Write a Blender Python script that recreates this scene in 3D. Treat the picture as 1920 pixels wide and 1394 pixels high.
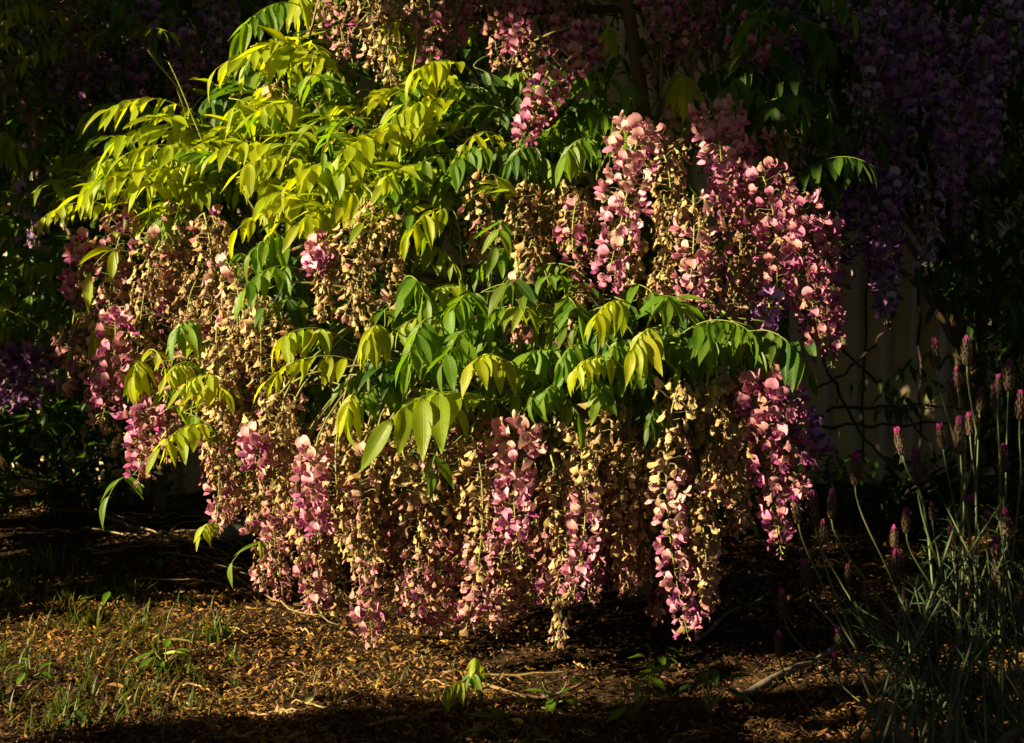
import bpy, math, random
import numpy as np
from mathutils import Vector, Matrix

random.seed(11)
RNG = np.random.default_rng(11)
for o in list(bpy.data.objects):
    bpy.data.objects.remove(o)
SC = bpy.context.scene
COL = SC.collection

# ------------------------------------------------------------------ camera
CAM_H = 0.75
PITCH = math.radians(6.0)
FPX = 2955.0                      # focal length in pixels of the 1920 px wide photograph
cd = bpy.data.cameras.new('camera')
cam = bpy.data.objects.new('camera', cd)
COL.objects.link(cam)
cam.location = (0, 0, CAM_H)
cam.rotation_euler = (math.radians(90) - PITCH, 0, 0)
cd.sensor_width = 36.0
cd.lens = FPX / 1920.0 * 36.0
cd.clip_start = 0.05
cd.clip_end = 500
cd.dof.use_dof = True
cd.dof.focus_distance = 2.6
cd.dof.aperture_fstop = 9.0
SC.camera = cam
SC.render.resolution_x, SC.render.resolution_y = 1024, 743

# ------------------------------------------------------------------ sky, sun, exposure
SUN_TO = Vector((-0.85, -0.37, 0.41)).normalized()      # direction towards the sun
w = bpy.data.worlds.new('World')
SC.world = w
w.use_nodes = True
nt = w.node_tree
nt.nodes.clear()
sky = nt.nodes.new('ShaderNodeTexSky')
sky.sky_type = 'NISHITA'
sky.sun_disc = False
sky.sun_elevation = math.asin(SUN_TO.z)
sky.sun_rotation = math.atan2(SUN_TO.x, SUN_TO.y)
bg = nt.nodes.new('ShaderNodeBackground')
bg.inputs['Strength'].default_value = 0.013
wo = nt.nodes.new('ShaderNodeOutputWorld')
nt.links.new(sky.outputs[0], bg.inputs[0])
nt.links.new(bg.outputs[0], wo.inputs[0])
sd = bpy.data.lights.new('sun', 'SUN')
sd.energy = 5.0
sd.angle = math.radians(0.5)
sd.color = (1.0, 0.86, 0.48)
sun = bpy.data.objects.new('sun', sd)
COL.objects.link(sun)
sun.location = SUN_TO * 20
sun.rotation_euler = SUN_TO.to_track_quat('Z', 'Y').to_euler()
SC.view_settings.view_transform = 'Standard'
SC.view_settings.look = 'None'
SC.view_settings.gamma = 1.0
SC.view_settings.use_curve_mapping = False
SC.view_settings.exposure = 1.75
SC.render.engine = 'CYCLES'

# ------------------------------------------------------------------ picture point -> place in the garden
ct, st = math.cos(PITCH), math.sin(PITCH)
def P(px, py, Y):
    u = (px - 960) / FPX
    v = -(py - 697) / FPX
    d = Vector((u, ct + v * st, -st + v * ct))
    return Vector((0, 0, CAM_H)) + d * (Y / d.y)
def PG(px, py, z=0.0):
    u = (px - 960) / FPX
    v = -(py - 697) / FPX
    d = Vector((u, ct + v * st, -st + v * ct))
    return Vector((0, 0, CAM_H)) + d * ((z - CAM_H) / d.z)
def surf(px, py):                 # depth of the face of the flowering mound
    k = (px - 880) / 720
    return 2.47 + (0.34 * k * k if k < 0 else -0.14 * k + 0.17 * k * k) + 0.50 * max(0.0, (740 - py) / 740) ** 1.2
def gz(x, y):                     # ground height
    return (0.018 * math.sin(2.1 * x + 0.7) * math.sin(1.7 * y + 0.3) + 0.010 * math.sin(5.3 * x + 1.9 * y)
            + 0.006 * math.sin(11.0 * x - 7.0 * y + 1.0) + 0.004 * math.sin(23 * x + 17 * y))
def inpoly(x, y, poly):
    c = False
    n = len(poly)
    j = n - 1
    for i in range(n):
        xi, yi = poly[i]
        xj, yj = poly[j]
        if (yi > y) != (yj > y) and x < (xj - xi) * (y - yi) / (yj - yi) + xi:
            c = not c
        j = i
    return c
def rpoly(poly):
    xs = [p[0] for p in poly]
    ys = [p[1] for p in poly]
    while True:
        x = random.uniform(min(xs), max(xs))
        y = random.uniform(min(ys), max(ys))
        if inpoly(x, y, poly):
            return x, y

# ------------------------------------------------------------------ mesh helpers
class MB:
    """collects triangles; each vertex has a colour and a blade coordinate"""
    def __init__(s):
        s.V, s.T, s.C, s.U, s.n = [], [], [], [], 0
    def add(s, V, T, C, U=None):
        V = np.asarray(V, float)
        s.V.append(V)
        s.T.append(np.asarray(T, int) + s.n)
        C = np.asarray(C, float)
        s.C.append(np.broadcast_to(C, (len(V), 3)) if C.ndim == 1 else C)
        s.U.append(np.zeros((len(V), 3)) if U is None else U)
        s.n += len(V)
    def mesh(s, name, mats, origin=(0, 0, 0), smooth=True):
        V = np.concatenate(s.V) - np.asarray(origin, float)
        T = np.concatenate(s.T)
        C = np.concatenate(s.C)
        U = np.concatenate(s.U)
        m = bpy.data.meshes.new(name)
        m.vertices.add(len(V))
        m.vertices.foreach_set('co', V.ravel())
        m.loops.add(len(T) * 3)
        m.loops.foreach_set('vertex_index', T.ravel())
        m.polygons.add(len(T))
        m.polygons.foreach_set('loop_start', np.arange(0, len(T) * 3, 3))
        m.polygons.foreach_set('loop_total', np.full(len(T), 3))
        m.polygons.foreach_set('use_smooth', np.full(len(T), smooth))
        a = m.color_attributes.new('Col', 'FLOAT_COLOR', 'POINT')
        a.data.foreach_set('color', np.concatenate([np.clip(C, 0, 1), np.ones((len(C), 1))], 1).ravel())
        b = m.attributes.new('luv', 'FLOAT_VECTOR', 'POINT')
        b.data.foreach_set('vector', U.ravel())
        m.update(calc_edges=True)
        for mt in (mats if isinstance(mats, (list, tuple)) else [mats]):
            m.materials.append(mt)
        return m
    def obj(s, name, mats, parent=None, origin=(0, 0, 0), smooth=True, kind=None):
        me = s.mesh(name, mats, origin, smooth)
        return link(name, me, parent, origin, kind)
def link(name, me, parent=None, origin=(0, 0, 0), kind=None):
    o = bpy.data.objects.new(name, me)
    COL.objects.link(o)
    o['wpos'] = list(origin)
    if parent is not None:
        o.parent = parent
        o.location = Vector(origin) - Vector(parent['wpos'])
    else:
        o.location = origin
    if kind:
        o['kind'] = kind
    return o
def empty(name, loc, label, cat, group=None):
    e = bpy.data.objects.new(name, None)
    COL.objects.link(e)
    e.location = loc
    e['wpos'] = list(loc)
    return tag(e, label, cat, group)
def tag(o, label, cat, group=None):
    o['label'] = label
    o['category'] = cat
    if group:
        o['group'] = group
    return o

def grid_tris(r, c):
    T = []
    for i in range(r - 1):
        for j in range(c - 1):
            a = i * c + j
            T += [(a, a + 1, a + c + 1), (a, a + c + 1, a + c)]
    return np.array(T)
def tube(pts, radii, seg=5, cap=True):
    pts = [Vector(p) for p in pts]
    V, T = [], []
    n = len(pts)
    ref = None
    for i, p in enumerate(pts):
        t = (pts[min(i + 1, n - 1)] - pts[max(i - 1, 0)])
        if t.length < 1e-9:
            t = Vector((0, 0, 1))
        t.normalize()
        if ref is None:
            ref = t.orthogonal().normalized()
        ref = (ref - t * ref.dot(t))
        ref = ref.normalized() if ref.length > 1e-6 else t.orthogonal().normalized()
        b = t.cross(ref)
        for k in range(seg):
            a = 2 * math.pi * k / seg
            V.append(p + (ref * math.cos(a) + b * math.sin(a)) * radii[i])
    for i in range(n - 1):
        for k in range(seg):
            a = i * seg + k
            b2 = i * seg + (k + 1) % seg
            T += [(a, b2, b2 + seg), (a, b2 + seg, a + seg)]
    if cap:
        V.append(pts[0]); V.append(pts[-1])
        c0, c1 = len(V) - 2, len(V) - 1
        for k in range(seg):
            T += [(c0, (k + 1) % seg, k), (c1, (n - 1) * seg + k, (n - 1) * seg + (k + 1) % seg)]
    return np.array(V, float), np.array(T)
def bez(a, b, c, d, n):
    out = []
    for i in range(n):
        t = i / (n - 1)
        out.append(a * (1 - t) ** 3 + b * 3 * t * (1 - t) ** 2 + c * 3 * t * t * (1 - t) + d * t ** 3)
    return out
def rad(r0, r1, n):
    return [r0 + (r1 - r0) * i / (n - 1) for i in range(n)]
def jit(c, a=0.12):
    k = 1 + random.uniform(-a, a)
    return np.clip(np.array([c[0] * k * (1 + random.uniform(-a, a) * .5), c[1] * k * (1 + random.uniform(-a, a) * .5),
                             c[2] * k * (1 + random.uniform(-a, a) * .5)]), 0, 1)
def lerp(a, b, t):
    return np.asarray(a, float) * (1 - t) + np.asarray(b, float) * t

# ------------------------------------------------------------------ materials
def newmat(name):
    m = bpy.data.materials.new(name)
    m.use_nodes = True
    m.node_tree.nodes.clear()
    return m, m.node_tree
def N(t, typ, **k):
    n = t.nodes.new(typ)
    for a, b in k.items():
        setattr(n, a, b)
    return n
def math_node(t, op, a, b=None):
    n = N(t, 'ShaderNodeMath', operation=op)
    for i, v in enumerate((a, b)):
        if v is None:
            continue
        if isinstance(v, (int, float)):
            n.inputs[i].default_value = v
        else:
            t.links.new(v, n.inputs[i])
    return n.outputs[0]
def sheet_mat(name, transl, tint, rough, veins=False, spec=0.35, speckle=0.25, scale=90.0):
    """thin petal or leaf: reflects the vertex colour and lets tinted light through"""
    m, t = newmat(name)
    at = N(t, 'ShaderNodeAttribute', attribute_name='Col')
    oi = N(t, 'ShaderNodeObjectInfo')
    geo = N(t, 'ShaderNodeNewGeometry')
    noi = N(t, 'ShaderNodeTexNoise')
    noi.inputs['Scale'].default_value = scale
    noi.inputs['Detail'].default_value = 3.0
    tc = N(t, 'ShaderNodeTexCoord')
    t.links.new(tc.outputs['Object'], noi.inputs['Vector'])
    k = math_node(t, 'MULTIPLY_ADD', noi.outputs['Fac'], speckle * 2)
    k.node.inputs[2].default_value = 1.0 - speckle
    mul = N(t, 'ShaderNodeVectorMath', operation='SCALE')
    t.links.new(at.outputs['Color'], mul.inputs[0])
    t.links.new(k, mul.inputs['Scale'])
    col = mul.outputs[0]
    bump_src = noi.outputs['Fac']
    if veins:
        uv = N(t, 'ShaderNodeAttribute', attribute_name='luv')
        sx = N(t, 'ShaderNodeSeparateXYZ')
        t.links.new(uv.outputs['Vector'], sx.inputs[0])
        ax = math_node(t, 'ABSOLUTE', sx.outputs['Y'])
        ph = math_node(t, 'MULTIPLY', math_node(t, 'SUBTRACT', sx.outputs['X'], math_node(t, 'MULTIPLY', ax, 0.16)), 62.0)
        si = math_node(t, 'SINE', ph)
        vein = N(t, 'ShaderNodeMapRange')
        vein.inputs['From Min'].default_value = 0.70
        vein.inputs['From Max'].default_value = 1.0
        t.links.new(si, vein.inputs['Value'])
        mid = N(t, 'ShaderNodeMapRange')
        mid.inputs['From Min'].default_value = 0.10
        mid.inputs['From Max'].default_value = 0.03
        t.links.new(ax, mid.inputs['Value'])
        vv = math_node(t, 'MAXIMUM', math_node(t, 'MULTIPLY', vein.outputs[0], 0.45), mid.outputs[0])
        mx = N(t, 'ShaderNodeMix', data_type='RGBA', blend_type='MIX')
        t.links.new(math_node(t, 'MULTIPLY', vv, 0.45), mx.inputs['Factor'])
        t.links.new(col, mx.inputs['A'])
        mx.inputs['B'].default_value = (0.20, 0.23, 0.04, 1)
        col = mx.outputs['Result']
        bump_src = math_node(t, 'SUBTRACT', math_node(t, 'MULTIPLY', noi.outputs['Fac'], 0.4), vv)
    if veins:
        n2 = N(t, 'ShaderNodeTexNoise')
        n2.inputs['Scale'].default_value = 38.0
        n2.inputs['Detail'].default_value = 5.0
        n2.inputs['Roughness'].default_value = 0.65
        t.links.new(tc.outputs['Object'], n2.inputs['Vector'])
        br = N(t, 'ShaderNodeMapRange')
        br.inputs['From Min'].default_value = 0.66
        br.inputs['From Max'].default_value = 0.70
        t.links.new(math_node(t, 'ADD', n2.outputs['Fac'], math_node(t, 'MULTIPLY', math_node(t, 'POWER', sx.outputs['X'], 8.0), 0.13)), br.inputs['Value'])
        m2 = N(t, 'ShaderNodeMix', data_type='RGBA', blend_type='MIX')
        t.links.new(math_node(t, 'MULTIPLY', br.outputs[0], 0.8), m2.inputs['Factor'])
        t.links.new(col, m2.inputs['A'])
        m2.inputs['B'].default_value = (0.15, 0.085, 0.02, 1)
        col = m2.outputs['Result']
    bp = N(t, 'ShaderNodeBump')
    bp.inputs['Strength'].default_value = 0.35
    bp.inputs['Distance'].default_value = 0.0008
    t.links.new(bump_src, bp.inputs['Height'])
    pr = N(t, 'ShaderNodeBsdfPrincipled')
    pr.inputs['Roughness'].default_value = rough
    pr.inputs['Specular IOR Level'].default_value = spec
    t.links.new(col, pr.inputs['Base Color'])
    t.links.new(bp.outputs[0], pr.inputs['Normal'])
    tr = N(t, 'ShaderNodeBsdfTranslucent')
    tm = N(t, 'ShaderNodeVectorMath', operation='MULTIPLY')
    t.links.new(col, tm.inputs[0])
    tm.inputs[1].default_value = tint
    t.links.new(tm.outputs[0], tr.inputs['Color'])
    mix = N(t, 'ShaderNodeMixShader')
    mix.inputs[0].default_value = transl
    t.links.new(pr.outputs[0], mix.inputs[1])
    t.links.new(tr.outputs[0], mix.inputs[2])
    out = N(t, 'ShaderNodeOutputMaterial')
    t.links.new(mix.outputs[0], out.inputs[0])
    return m
def solid_mat(name, rough=0.8, spec=0.3, scale=60.0, amount=0.35, bump=0.5, bdist=0.002, stretch=(1, 1, 1)):
    m, t = newmat(name)
    at = N(t, 'ShaderNodeAttribute', attribute_name='Col')
    tc = N(t, 'ShaderNodeTexCoord')
    mp = N(t, 'ShaderNodeMapping')
    mp.inputs['Scale'].default_value = stretch
    t.links.new(tc.outputs['Object'], mp.inputs[0])
    noi = N(t, 'ShaderNodeTexNoise')
    noi.inputs['Scale'].default_value = scale
    noi.inputs['Detail'].default_value = 6.0
    t.links.new(mp.outputs[0], noi.inputs['Vector'])
    k = math_node(t, 'MULTIPLY_ADD', noi.outputs['Fac'], amount * 2)
    k.node.inputs[2].default_value = 1.0 - amount
    mul = N(t, 'ShaderNodeVectorMath', operation='SCALE')
    t.links.new(at.outputs['Color'], mul.inputs[0])
    t.links.new(k, mul.inputs['Scale'])
    bp = N(t, 'ShaderNodeBump')
    bp.inputs['Strength'].default_value = bump
    bp.inputs['Distance'].default_value = bdist
    t.links.new(noi.outputs['Fac'], bp.inputs['Height'])
    pr = N(t, 'ShaderNodeBsdfPrincipled')
    pr.inputs['Roughness'].default_value = rough
    pr.inputs['Specular IOR Level'].default_value = spec
    t.links.new(mul.outputs[0], pr.inputs['Base Color'])
    t.links.new(bp.outputs[0], pr.inputs['Normal'])
    out = N(t, 'ShaderNodeOutputMaterial')
    t.links.new(pr.outputs[0], out.inputs[0])
    return m
M_PETAL = sheet_mat('petal', 0.20, (1.15, 1.0, 0.95), 0.55, spec=0.25, speckle=0.22, scale=260)
M_LEAF = sheet_mat('wisteria_leaf', 0.46, (2.4, 2.3, 0.3), 0.45, veins=True, spec=0.30, speckle=0.18, scale=70)
M_GRASS = sheet_mat('grass_blade', 0.30, (2.2, 1.7, 0.5), 0.5, spec=0.3)
M_STEM = solid_mat('green_stem', 0.6, 0.3, 300, 0.2, 0.2, 0.0004)
M_BARK = solid_mat('bark', 0.9, 0.2, 40, 0.45, 0.9, 0.004, (1, 1, 0.25))
M_LITTER = sheet_mat('dry_litter', 0.10, (1.2, 0.9, 0.6), 0.75, spec=0.2, speckle=0.4, scale=150)
M_SOIL = solid_mat('soil', 0.95, 0.1, 55, 0.5, 1.0, 0.012)
M_STONE = solid_mat('stone', 0.85, 0.3, 30, 0.35, 0.6, 0.004)
M_METAL = solid_mat('painted_corrugated_steel', 0.5, 0.4, 9, 0.14, 0.15, 0.001)
M_LAV = sheet_mat('lavender_leaf', 0.20, (1.4, 1.2, 0.7), 0.7, spec=0.2, speckle=0.2, scale=200)

# ------------------------------------------------------------------ ground
def build_ground():
    fx = np.concatenate([[-60, -25, -10, -5, -3.2], np.arange(-2.2, 2.21, 0.04), [3.2, 5, 10, 25, 60]])
    fy = np.concatenate([[-60, -25, -8, -3, 0.5], np.arange(1.5, 4.7, 0.04), [6, 10, 25, 80]])
    V = np.array([(x, y, gz(x, y) if abs(x) < 3.3 and 0 < y < 5 else 0.0) for y in fy for x in fx])
    mb = MB()
    mb.add(V, grid_tris(len(fy), len(fx)), (0.035, 0.019, 0.009))
    o = mb.obj('ground', M_SOIL)
    o['kind'] = 'structure'
build_ground()

# ------------------------------------------------------------------ corrugated fence
FENCE_Y = 4.15
def build_fence():
    root = empty('corrugated_fence', (0, FENCE_Y, 0), 'beige corrugated steel fence in shade behind the flowering vines', 'fence')
    col = (0.50, 0.39, 0.25)
    wsheet = 0.762
    H = 1.85
    n = 7
    per = 8
    for i in range(n):
        x0 = -n * wsheet / 2 + i * wsheet
        cols = 10 * per + 1
        xs = np.linspace(0, wsheet + 0.02, cols)
        zs = np.linspace(-0.03, H, 9)
        off = 0.004 * (i % 2)
        V = np.array([(x0 + x, FENCE_Y + off + 0.014 * math.sin((x0 + x) / 0.0762 * 2 * math.pi), z) for z in zs for x in xs])
        mb = MB()
        mb.add(V, grid_tris(9, cols), jit(col, 0.05))
        mb.obj('sheet', M_METAL, root, (x0, FENCE_Y, 0))
    for z in (0.35, 1.5):
        mb = MB()
        V = np.array([(x, FENCE_Y + 0.02 + b, z + c) for x in (-2.7, 2.7) for b in (0, 0.04) for c in (0, 0.07)])
        T = [(0, 1, 3), (0, 3, 2), (4, 6, 7), (4, 7, 5), (0, 4, 5), (0, 5, 1), (2, 3, 7), (2, 7, 6), (0, 2, 6), (0, 6, 4), (1, 5, 7), (1, 7, 3)]
        mb.add(V, T, (0.20, 0.14, 0.09))
        mb.obj('rail', M_BARK, root, (0, FENCE_Y, z), smooth=False)
build_fence()

# ------------------------------------------------------------------ unseen hedges and trees added to block sun and sky light
def leaf_cloud(mb, pts, size, tones):
    base = np.array([(-.32, .0, .0), (0, -.1, .06), (.32, 0, 0), (0, 1, -.1), (-.36, .45, -.05), (.36, .45, -.05)])
    T = [(0, 1, 4), (1, 3, 4), (1, 2, 5), (1, 5, 3)]
    for p in pts:
        d = Vector((random.uniform(-1, 1), random.uniform(-1, 1), random.uniform(-1, .6))).normalized()
        u = Vector((random.uniform(-1, 1), random.uniform(-1, 1), random.uniform(-1, 1)))
        x = d.cross(u).normalized()
        R = np.array([x, d, x.cross(d)]).T * size * random.uniform(.7, 1.3)
        mb.add(base @ R.T + np.array(p), T, jit(random.choice(tones), .2))
def sun_block_hedge(x0, x1, y0, y1, h, n, label, thin=None):  # unseen foliage block, added to narrow the sun to a shaft
    g = Vector(((x0 + x1) / 2, (y0 + y1) / 2, 0))
    root = empty('sun_block_hedge', g, label, 'sun_block_hedge')
    mb = MB()
    pts = []
    while len(pts) < n:
        p = Vector((random.uniform(x0, x1), random.uniform(y0, y1), random.uniform(0.0, h)))
        if thin and p.y > thin[0] and (p.z > thin[1]) == (len(thin) == 3) and random.random() > thin[2]:
            continue
        pts.append(p + Vector((random.gauss(0, .02), random.gauss(0, .03), random.gauss(0, .03))))
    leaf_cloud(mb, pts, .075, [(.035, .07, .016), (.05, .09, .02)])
    mb.obj('foliage', M_GRASS, root, g, kind='stuff')
    k = 0
    y = y0 + .15
    while y < y1:
        V, T = tube([Vector((g.x, y, -.03)), Vector((g.x + .03, y + .02, h * .5)), Vector((g.x, y, h * .9))], [.03, .022, .008], 6)
        m2 = MB()
        m2.add(V, T, (.1, .07, .045))
        m2.obj('stem', M_BARK, root, (g.x, y, 0))
        y += .45
def added_shade_tree(x, y, ht, cx, cy, cz, rx, ry, rz, n, label, size=.14):  # unseen tree, added to keep sun and sky light off the edges
    root = empty('added_shade_tree', (x, y, 0), label, 'added shade tree')
    c = Vector((cx, cy, cz))
    mb = MB()
    V, T = tube(bez(Vector((x, y, -.05)), Vector((x, y, ht * .5)), Vector((x, y, ht * .8)).lerp(c, .3), c, 9), rad(.14, .05, 9), 9)
    mb.add(V, T, (.12, .085, .055))
    mb.obj('trunk', M_BARK, root, (x, y, 0))
    for k in range(9):
        a = k * 2.4
        e = c + Vector((math.cos(a) * rx * .75, math.sin(a) * ry * .75, random.uniform(-.5, .6) * rz))
        m2 = MB()
        V, T = tube(bez(Vector((x, y, ht * .6)), Vector((x, y, ht * .8)).lerp(c, .5), c.lerp(e, .5), e, 7), rad(.05, .012, 7), 6)
        m2.add(V, T, (.12, .085, .055))
        m2.obj('limb', M_BARK, root, (x, y, ht * .6))
    pts = []
    clumps = [c + Vector((random.gauss(0, .42) * rx, random.gauss(0, .42) * ry, random.gauss(0, .42) * rz)) for _ in range(60)]
    for k in range(n):
        q = random.choice(clumps)
        pts.append(q + Vector((random.gauss(0, .16) * rx, random.gauss(0, .16) * ry, random.gauss(0, .16) * rz)))
    pts = [p for p in pts if p.z > cz - rz * .95]
    mb = MB()
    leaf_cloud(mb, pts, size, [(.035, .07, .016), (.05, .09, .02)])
    mb.obj('crown', M_GRASS, root, c, kind='stuff')
sun_block_hedge(-2.25, -1.65, 2.58, 4.05, 2.4, 5900, 'unseen tall leafy screen added to keep sun off the fence and rear wisteria', (2.0, 1.3, 0.45, 1))
sun_block_hedge(-1.92, -1.65, -0.6, 1.38, 2.6, 6500, 'unseen long leafy screen added to keep sun off the lavender', (0.85, 1.25, 0.62))
sun_block_hedge(-2.15, -1.75, 2.27, 2.56, 1.22, 420, 'unseen low thin shrub added to dapple the left flower clusters')
sun_block_hedge(-1.92, -1.65, 1.36, 1.56, 0.98, 560, 'unseen chest-high shrub added to shade the ground at right')
sun_block_hedge(-2.15, -1.75, 1.58, 1.85, 0.50, 80, 'unseen knee-high thin shrub added to dapple the ground at left')
added_shade_tree(-2.0, 2.75, 2.3, -1.9, 2.2, 2.90, 0.40, 1.6, 0.95, 9000, 'unseen broad tree with a low crown added to shade the top of the mound')
added_shade_tree(2.6, 1.2, 2.6, 1.9, 1.6, 3.0, 1.5, 2.0, 1.3, 6500, 'unseen leafy tree added at right to block sky light')
added_shade_tree(-0.6, -2.6, 2.6, -0.3, -2.0, 3.2, 2.4, 1.5, 1.7, 6500, 'unseen wide tree added behind the camera to block sky light')
added_shade_tree(0.3, 5.6, 2.8, 0.2, 4.6, 3.5, 2.6, 1.5, 1.3, 6500, 'unseen tall tree added behind the fence to block sky light')

# ------------------------------------------------------------------ flowers of the wisteria
def bend_grid(rows, cols, wfun, pathfun, foldfun, colfun):
    V, C, U = [], [], []
    for i in range(rows):
        v = i / (rows - 1)
        p, nrm = pathfun(v)
        for j in range(cols):
            u = -1 + 2 * j / (cols - 1)
            V.append(np.array([u * wfun(v), 0, 0]) + p + nrm * foldfun(u, v))
            C.append(colfun(u, v))
            U.append((v, u, 0))
    return np.array(V), grid_tris(rows, cols), np.array(C), np.array(U)
def fresh_flower(cols, seed):
    """open pea flower: reflexed round banner, two wings, dark keel, calyx and stalk; grows along +Y"""
    r = random.Random(seed)
    banner, wing, keel, spot = cols
    mb = MB()
    pts = [Vector((0, 0, 0)), Vector((0, 0.008, 0.003)), Vector((0, 0.015, 0.002))]
    V, T = tube(pts, [0.0006, 0.0006, 0.0008], 4, False)
    mb.add(V, T, (0.20, 0.17, 0.08))
    V, T = tube([Vector((0, 0.0145, 0.002)), Vector((0, 0.0165, 0.002)), Vector((0, 0.0195, 0.0018))], [0.0012, 0.0027, 0.0030], 6, False)
    mb.add(V, T, lerp((0.22, 0.13, 0.10), wing, 0.4))
    a0, a1 = math.radians(r.uniform(5, 35)), math.radians(r.uniform(95, 135))
    L = r.uniform(0.019, 0.023)
    W = r.uniform(0.0098, 0.0118)
    fold = r.uniform(0.15, 0.6)
    steps = [np.array([0, 0.018, 0.0028])]
    for i in range(24):
        a = a0 + (a1 - a0) * (i / 23) ** 0.8
        steps.append(steps[-1] + np.array([0, math.cos(a), math.sin(a)]) * L / 24)
    def path(v):
        i = min(23, int(v * 24))
        a = a0 + (a1 - a0) * (i / 23) ** 0.8
        return steps[min(24, int(round(v * 24)))], np.array([0, -math.sin(a), math.cos(a)])
    wf = lambda v: W * (0.28 + 0.72 * math.sin(math.pi * min(1, 0.12 + 0.80 * v)) ** 0.8) * (1.0 if v < 0.9 else 0.62)
    def bc(u, v):
        c = np.asarray(banner, float)
        if v < 0.35 and abs(u) < 0.3:
            c = lerp(c, spot, 0.85)
        return lerp(c, (0.7, 0.45, 0.55), 0.30 * abs(u) * v)
    mb.add(*bend_grid(6, 5, wf, path, lambda u, v: -fold * 0.008 * u * u * v + 0.0012 * math.sin(5 * u + 3 * v + seed), bc))
    for s in (-1, 1):
        dr = r.uniform(-0.35, 0.05)
        def wp(v, s=s, dr=dr):
            return np.array([s * (0.002 + 0.0035 * v), 0.019 + 0.0155 * v, 0.001 + dr * 0.015 * v + 0.004 * v * (1 - v)]), np.array([s * 0.9, 0, 0.4])
        V, T, C, U = bend_grid(4, 3, lambda v: 0.0012, wp, lambda u, v: 0.0, lambda u, v: lerp(wing, banner, 0.35 * v))
        for k in range(len(V)):          # wings stand on edge
            v, u = U[k][0], U[k][1]
            V[k][2] += u * 0.0048 * math.sin(math.pi * min(1, 0.15 + 0.8 * v)) ** 0.7
        mb.add(V, T, C, U)
    def kp(v):
        return np.array([0, 0.019 + 0.0135 * v, -0.0015 - 0.003 * v + 0.005 * v * v]), np.array([0, 0, 1.0])
    mb.add(*bend_grid(4, 3, lambda v: 0.0030 * math.sin(math.pi * (0.2 + 0.7 * v)), kp, lambda u, v: 0.0035 * abs(u), lambda u, v: keel))
    return mb
def faded_flower(cols, seed):
    """spent flower: stalk turning down, small calyx like a cap, banner hanging as a flared hood"""
    r = random.Random(seed)
    petal, inner = cols[0], cols[1]
    mb = MB()
    pts = [Vector((0, 0, 0)), Vector((0, 0.007, 0.0035)), Vector((0, 0.0135, 0.003)), Vector((0, 0.0158, -0.0005))]
    V, T = tube(pts, [0.0006, 0.0006, 0.0007, 0.0012], 4, False)
    mb.add(V, T, (0.25, 0.19, 0.09))
    V, T = tube([Vector((0, 0.0156, 0.0012)), Vector((0, 0.0166, -0.0012)), Vector((0, 0.0170, -0.004))], [0.0010, 0.0026, 0.0027], 6, False)
    mb.add(V, T, lerp((0.30, 0.20, 0.10), petal, 0.35))
    L = r.uniform(0.0115, 0.0165)
    W = r.uniform(0.0082, 0.0122)
    arc = math.radians(r.uniform(28, 100))
    fl = r.uniform(-0.2, 0.8)
    skew = r.uniform(-0.7, 0.7)
    tw = r.uniform(-0.9, 0.9)
    crumple = r.uniform(0.0008, 0.0028)
    V, C, U = [], [], []
    rows, cc = 5, 5
    for i in range(rows):
        v = i / (rows - 1)
        ww = W * (0.24 + 0.76 * math.sin(min(1.0, v * 0.8 + .05) * math.pi / 2) ** 1.3)
        for j in range(cc):
            u = -1 + 2 * j / (cc - 1)
            ph = u * arc + tw * v
            x = ww * math.sin(ph) + skew * 0.008 * v
            y = 0.0168 + ww * (math.cos(ph) - 0.75) * 0.62 + fl * 0.012 * v * v
            z = -0.0032 - L * v * (1 - 0.16 * u * u) + crumple * math.sin(6 * u + seed) * v
            y += crumple * 0.8 * math.cos(5 * u + 4 * v + seed)
            V.append((x, y, z))
            C.append(lerp(petal, lerp(petal, (0.62, 0.46, 0.24), 0.4), (1 - v) * 0.4 + 0.2 * abs(u)))
            U.append((v, u, 0))
    mb.add(np.array(V), grid_tris(rows, cc), np.array(C), np.array(U))
    ang = r.uniform(-0.8, 0.8)
    def ip(v):
        return np.array([math.sin(ang) * 0.006 * v, 0.0172 + 0.003 * v, -0.004 - 0.0125 * v]), np.array([0, 1.0, 0])
    mb.add(*bend_grid(3, 3, lambda v: 0.0035 * (0.35 + v * (1.3 - v)), ip, lambda u, v: -0.003 * abs(u), lambda u, v: inner))
    return mb
def bud(col, seed):
    mb = MB()
    V, T = tube([Vector((0, 0, 0)), Vector((0, 0.008, 0.001))], [0.0005, 0.0005], 3, False)
    mb.add(V, T, (0.30, 0.30, 0.08))
    V, T = tube([Vector((0, 0.0075, 0.001)), Vector((0, 0.0095, 0.001)), Vector((0, 0.0135, 0.0005)), Vector((0, 0.016, 0))],
                [0.0008, 0.0019, 0.0017, 0.0003], 5, False)
    mb.add(V, T, np.concatenate([np.tile((0.26, 0.24, 0.07), (5, 1)), np.tile(lerp((0.26, 0.24, 0.07), col, 0.5), (5, 1)), np.tile(col, (10, 1))]))
    return mb
class Tpl:
    def __init__(s, mb):
        s.V = np.concatenate(mb.V)
        s.T = np.concatenate(mb.T)
        s.C = np.concatenate(mb.C)
        s.U = np.concatenate(mb.U)
        s.me = None
        s.mb = mb
    def mesh(s, name, mat):
        if s.me is None:
            s.me = s.mb.mesh(name, mat)
        return s.me
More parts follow.
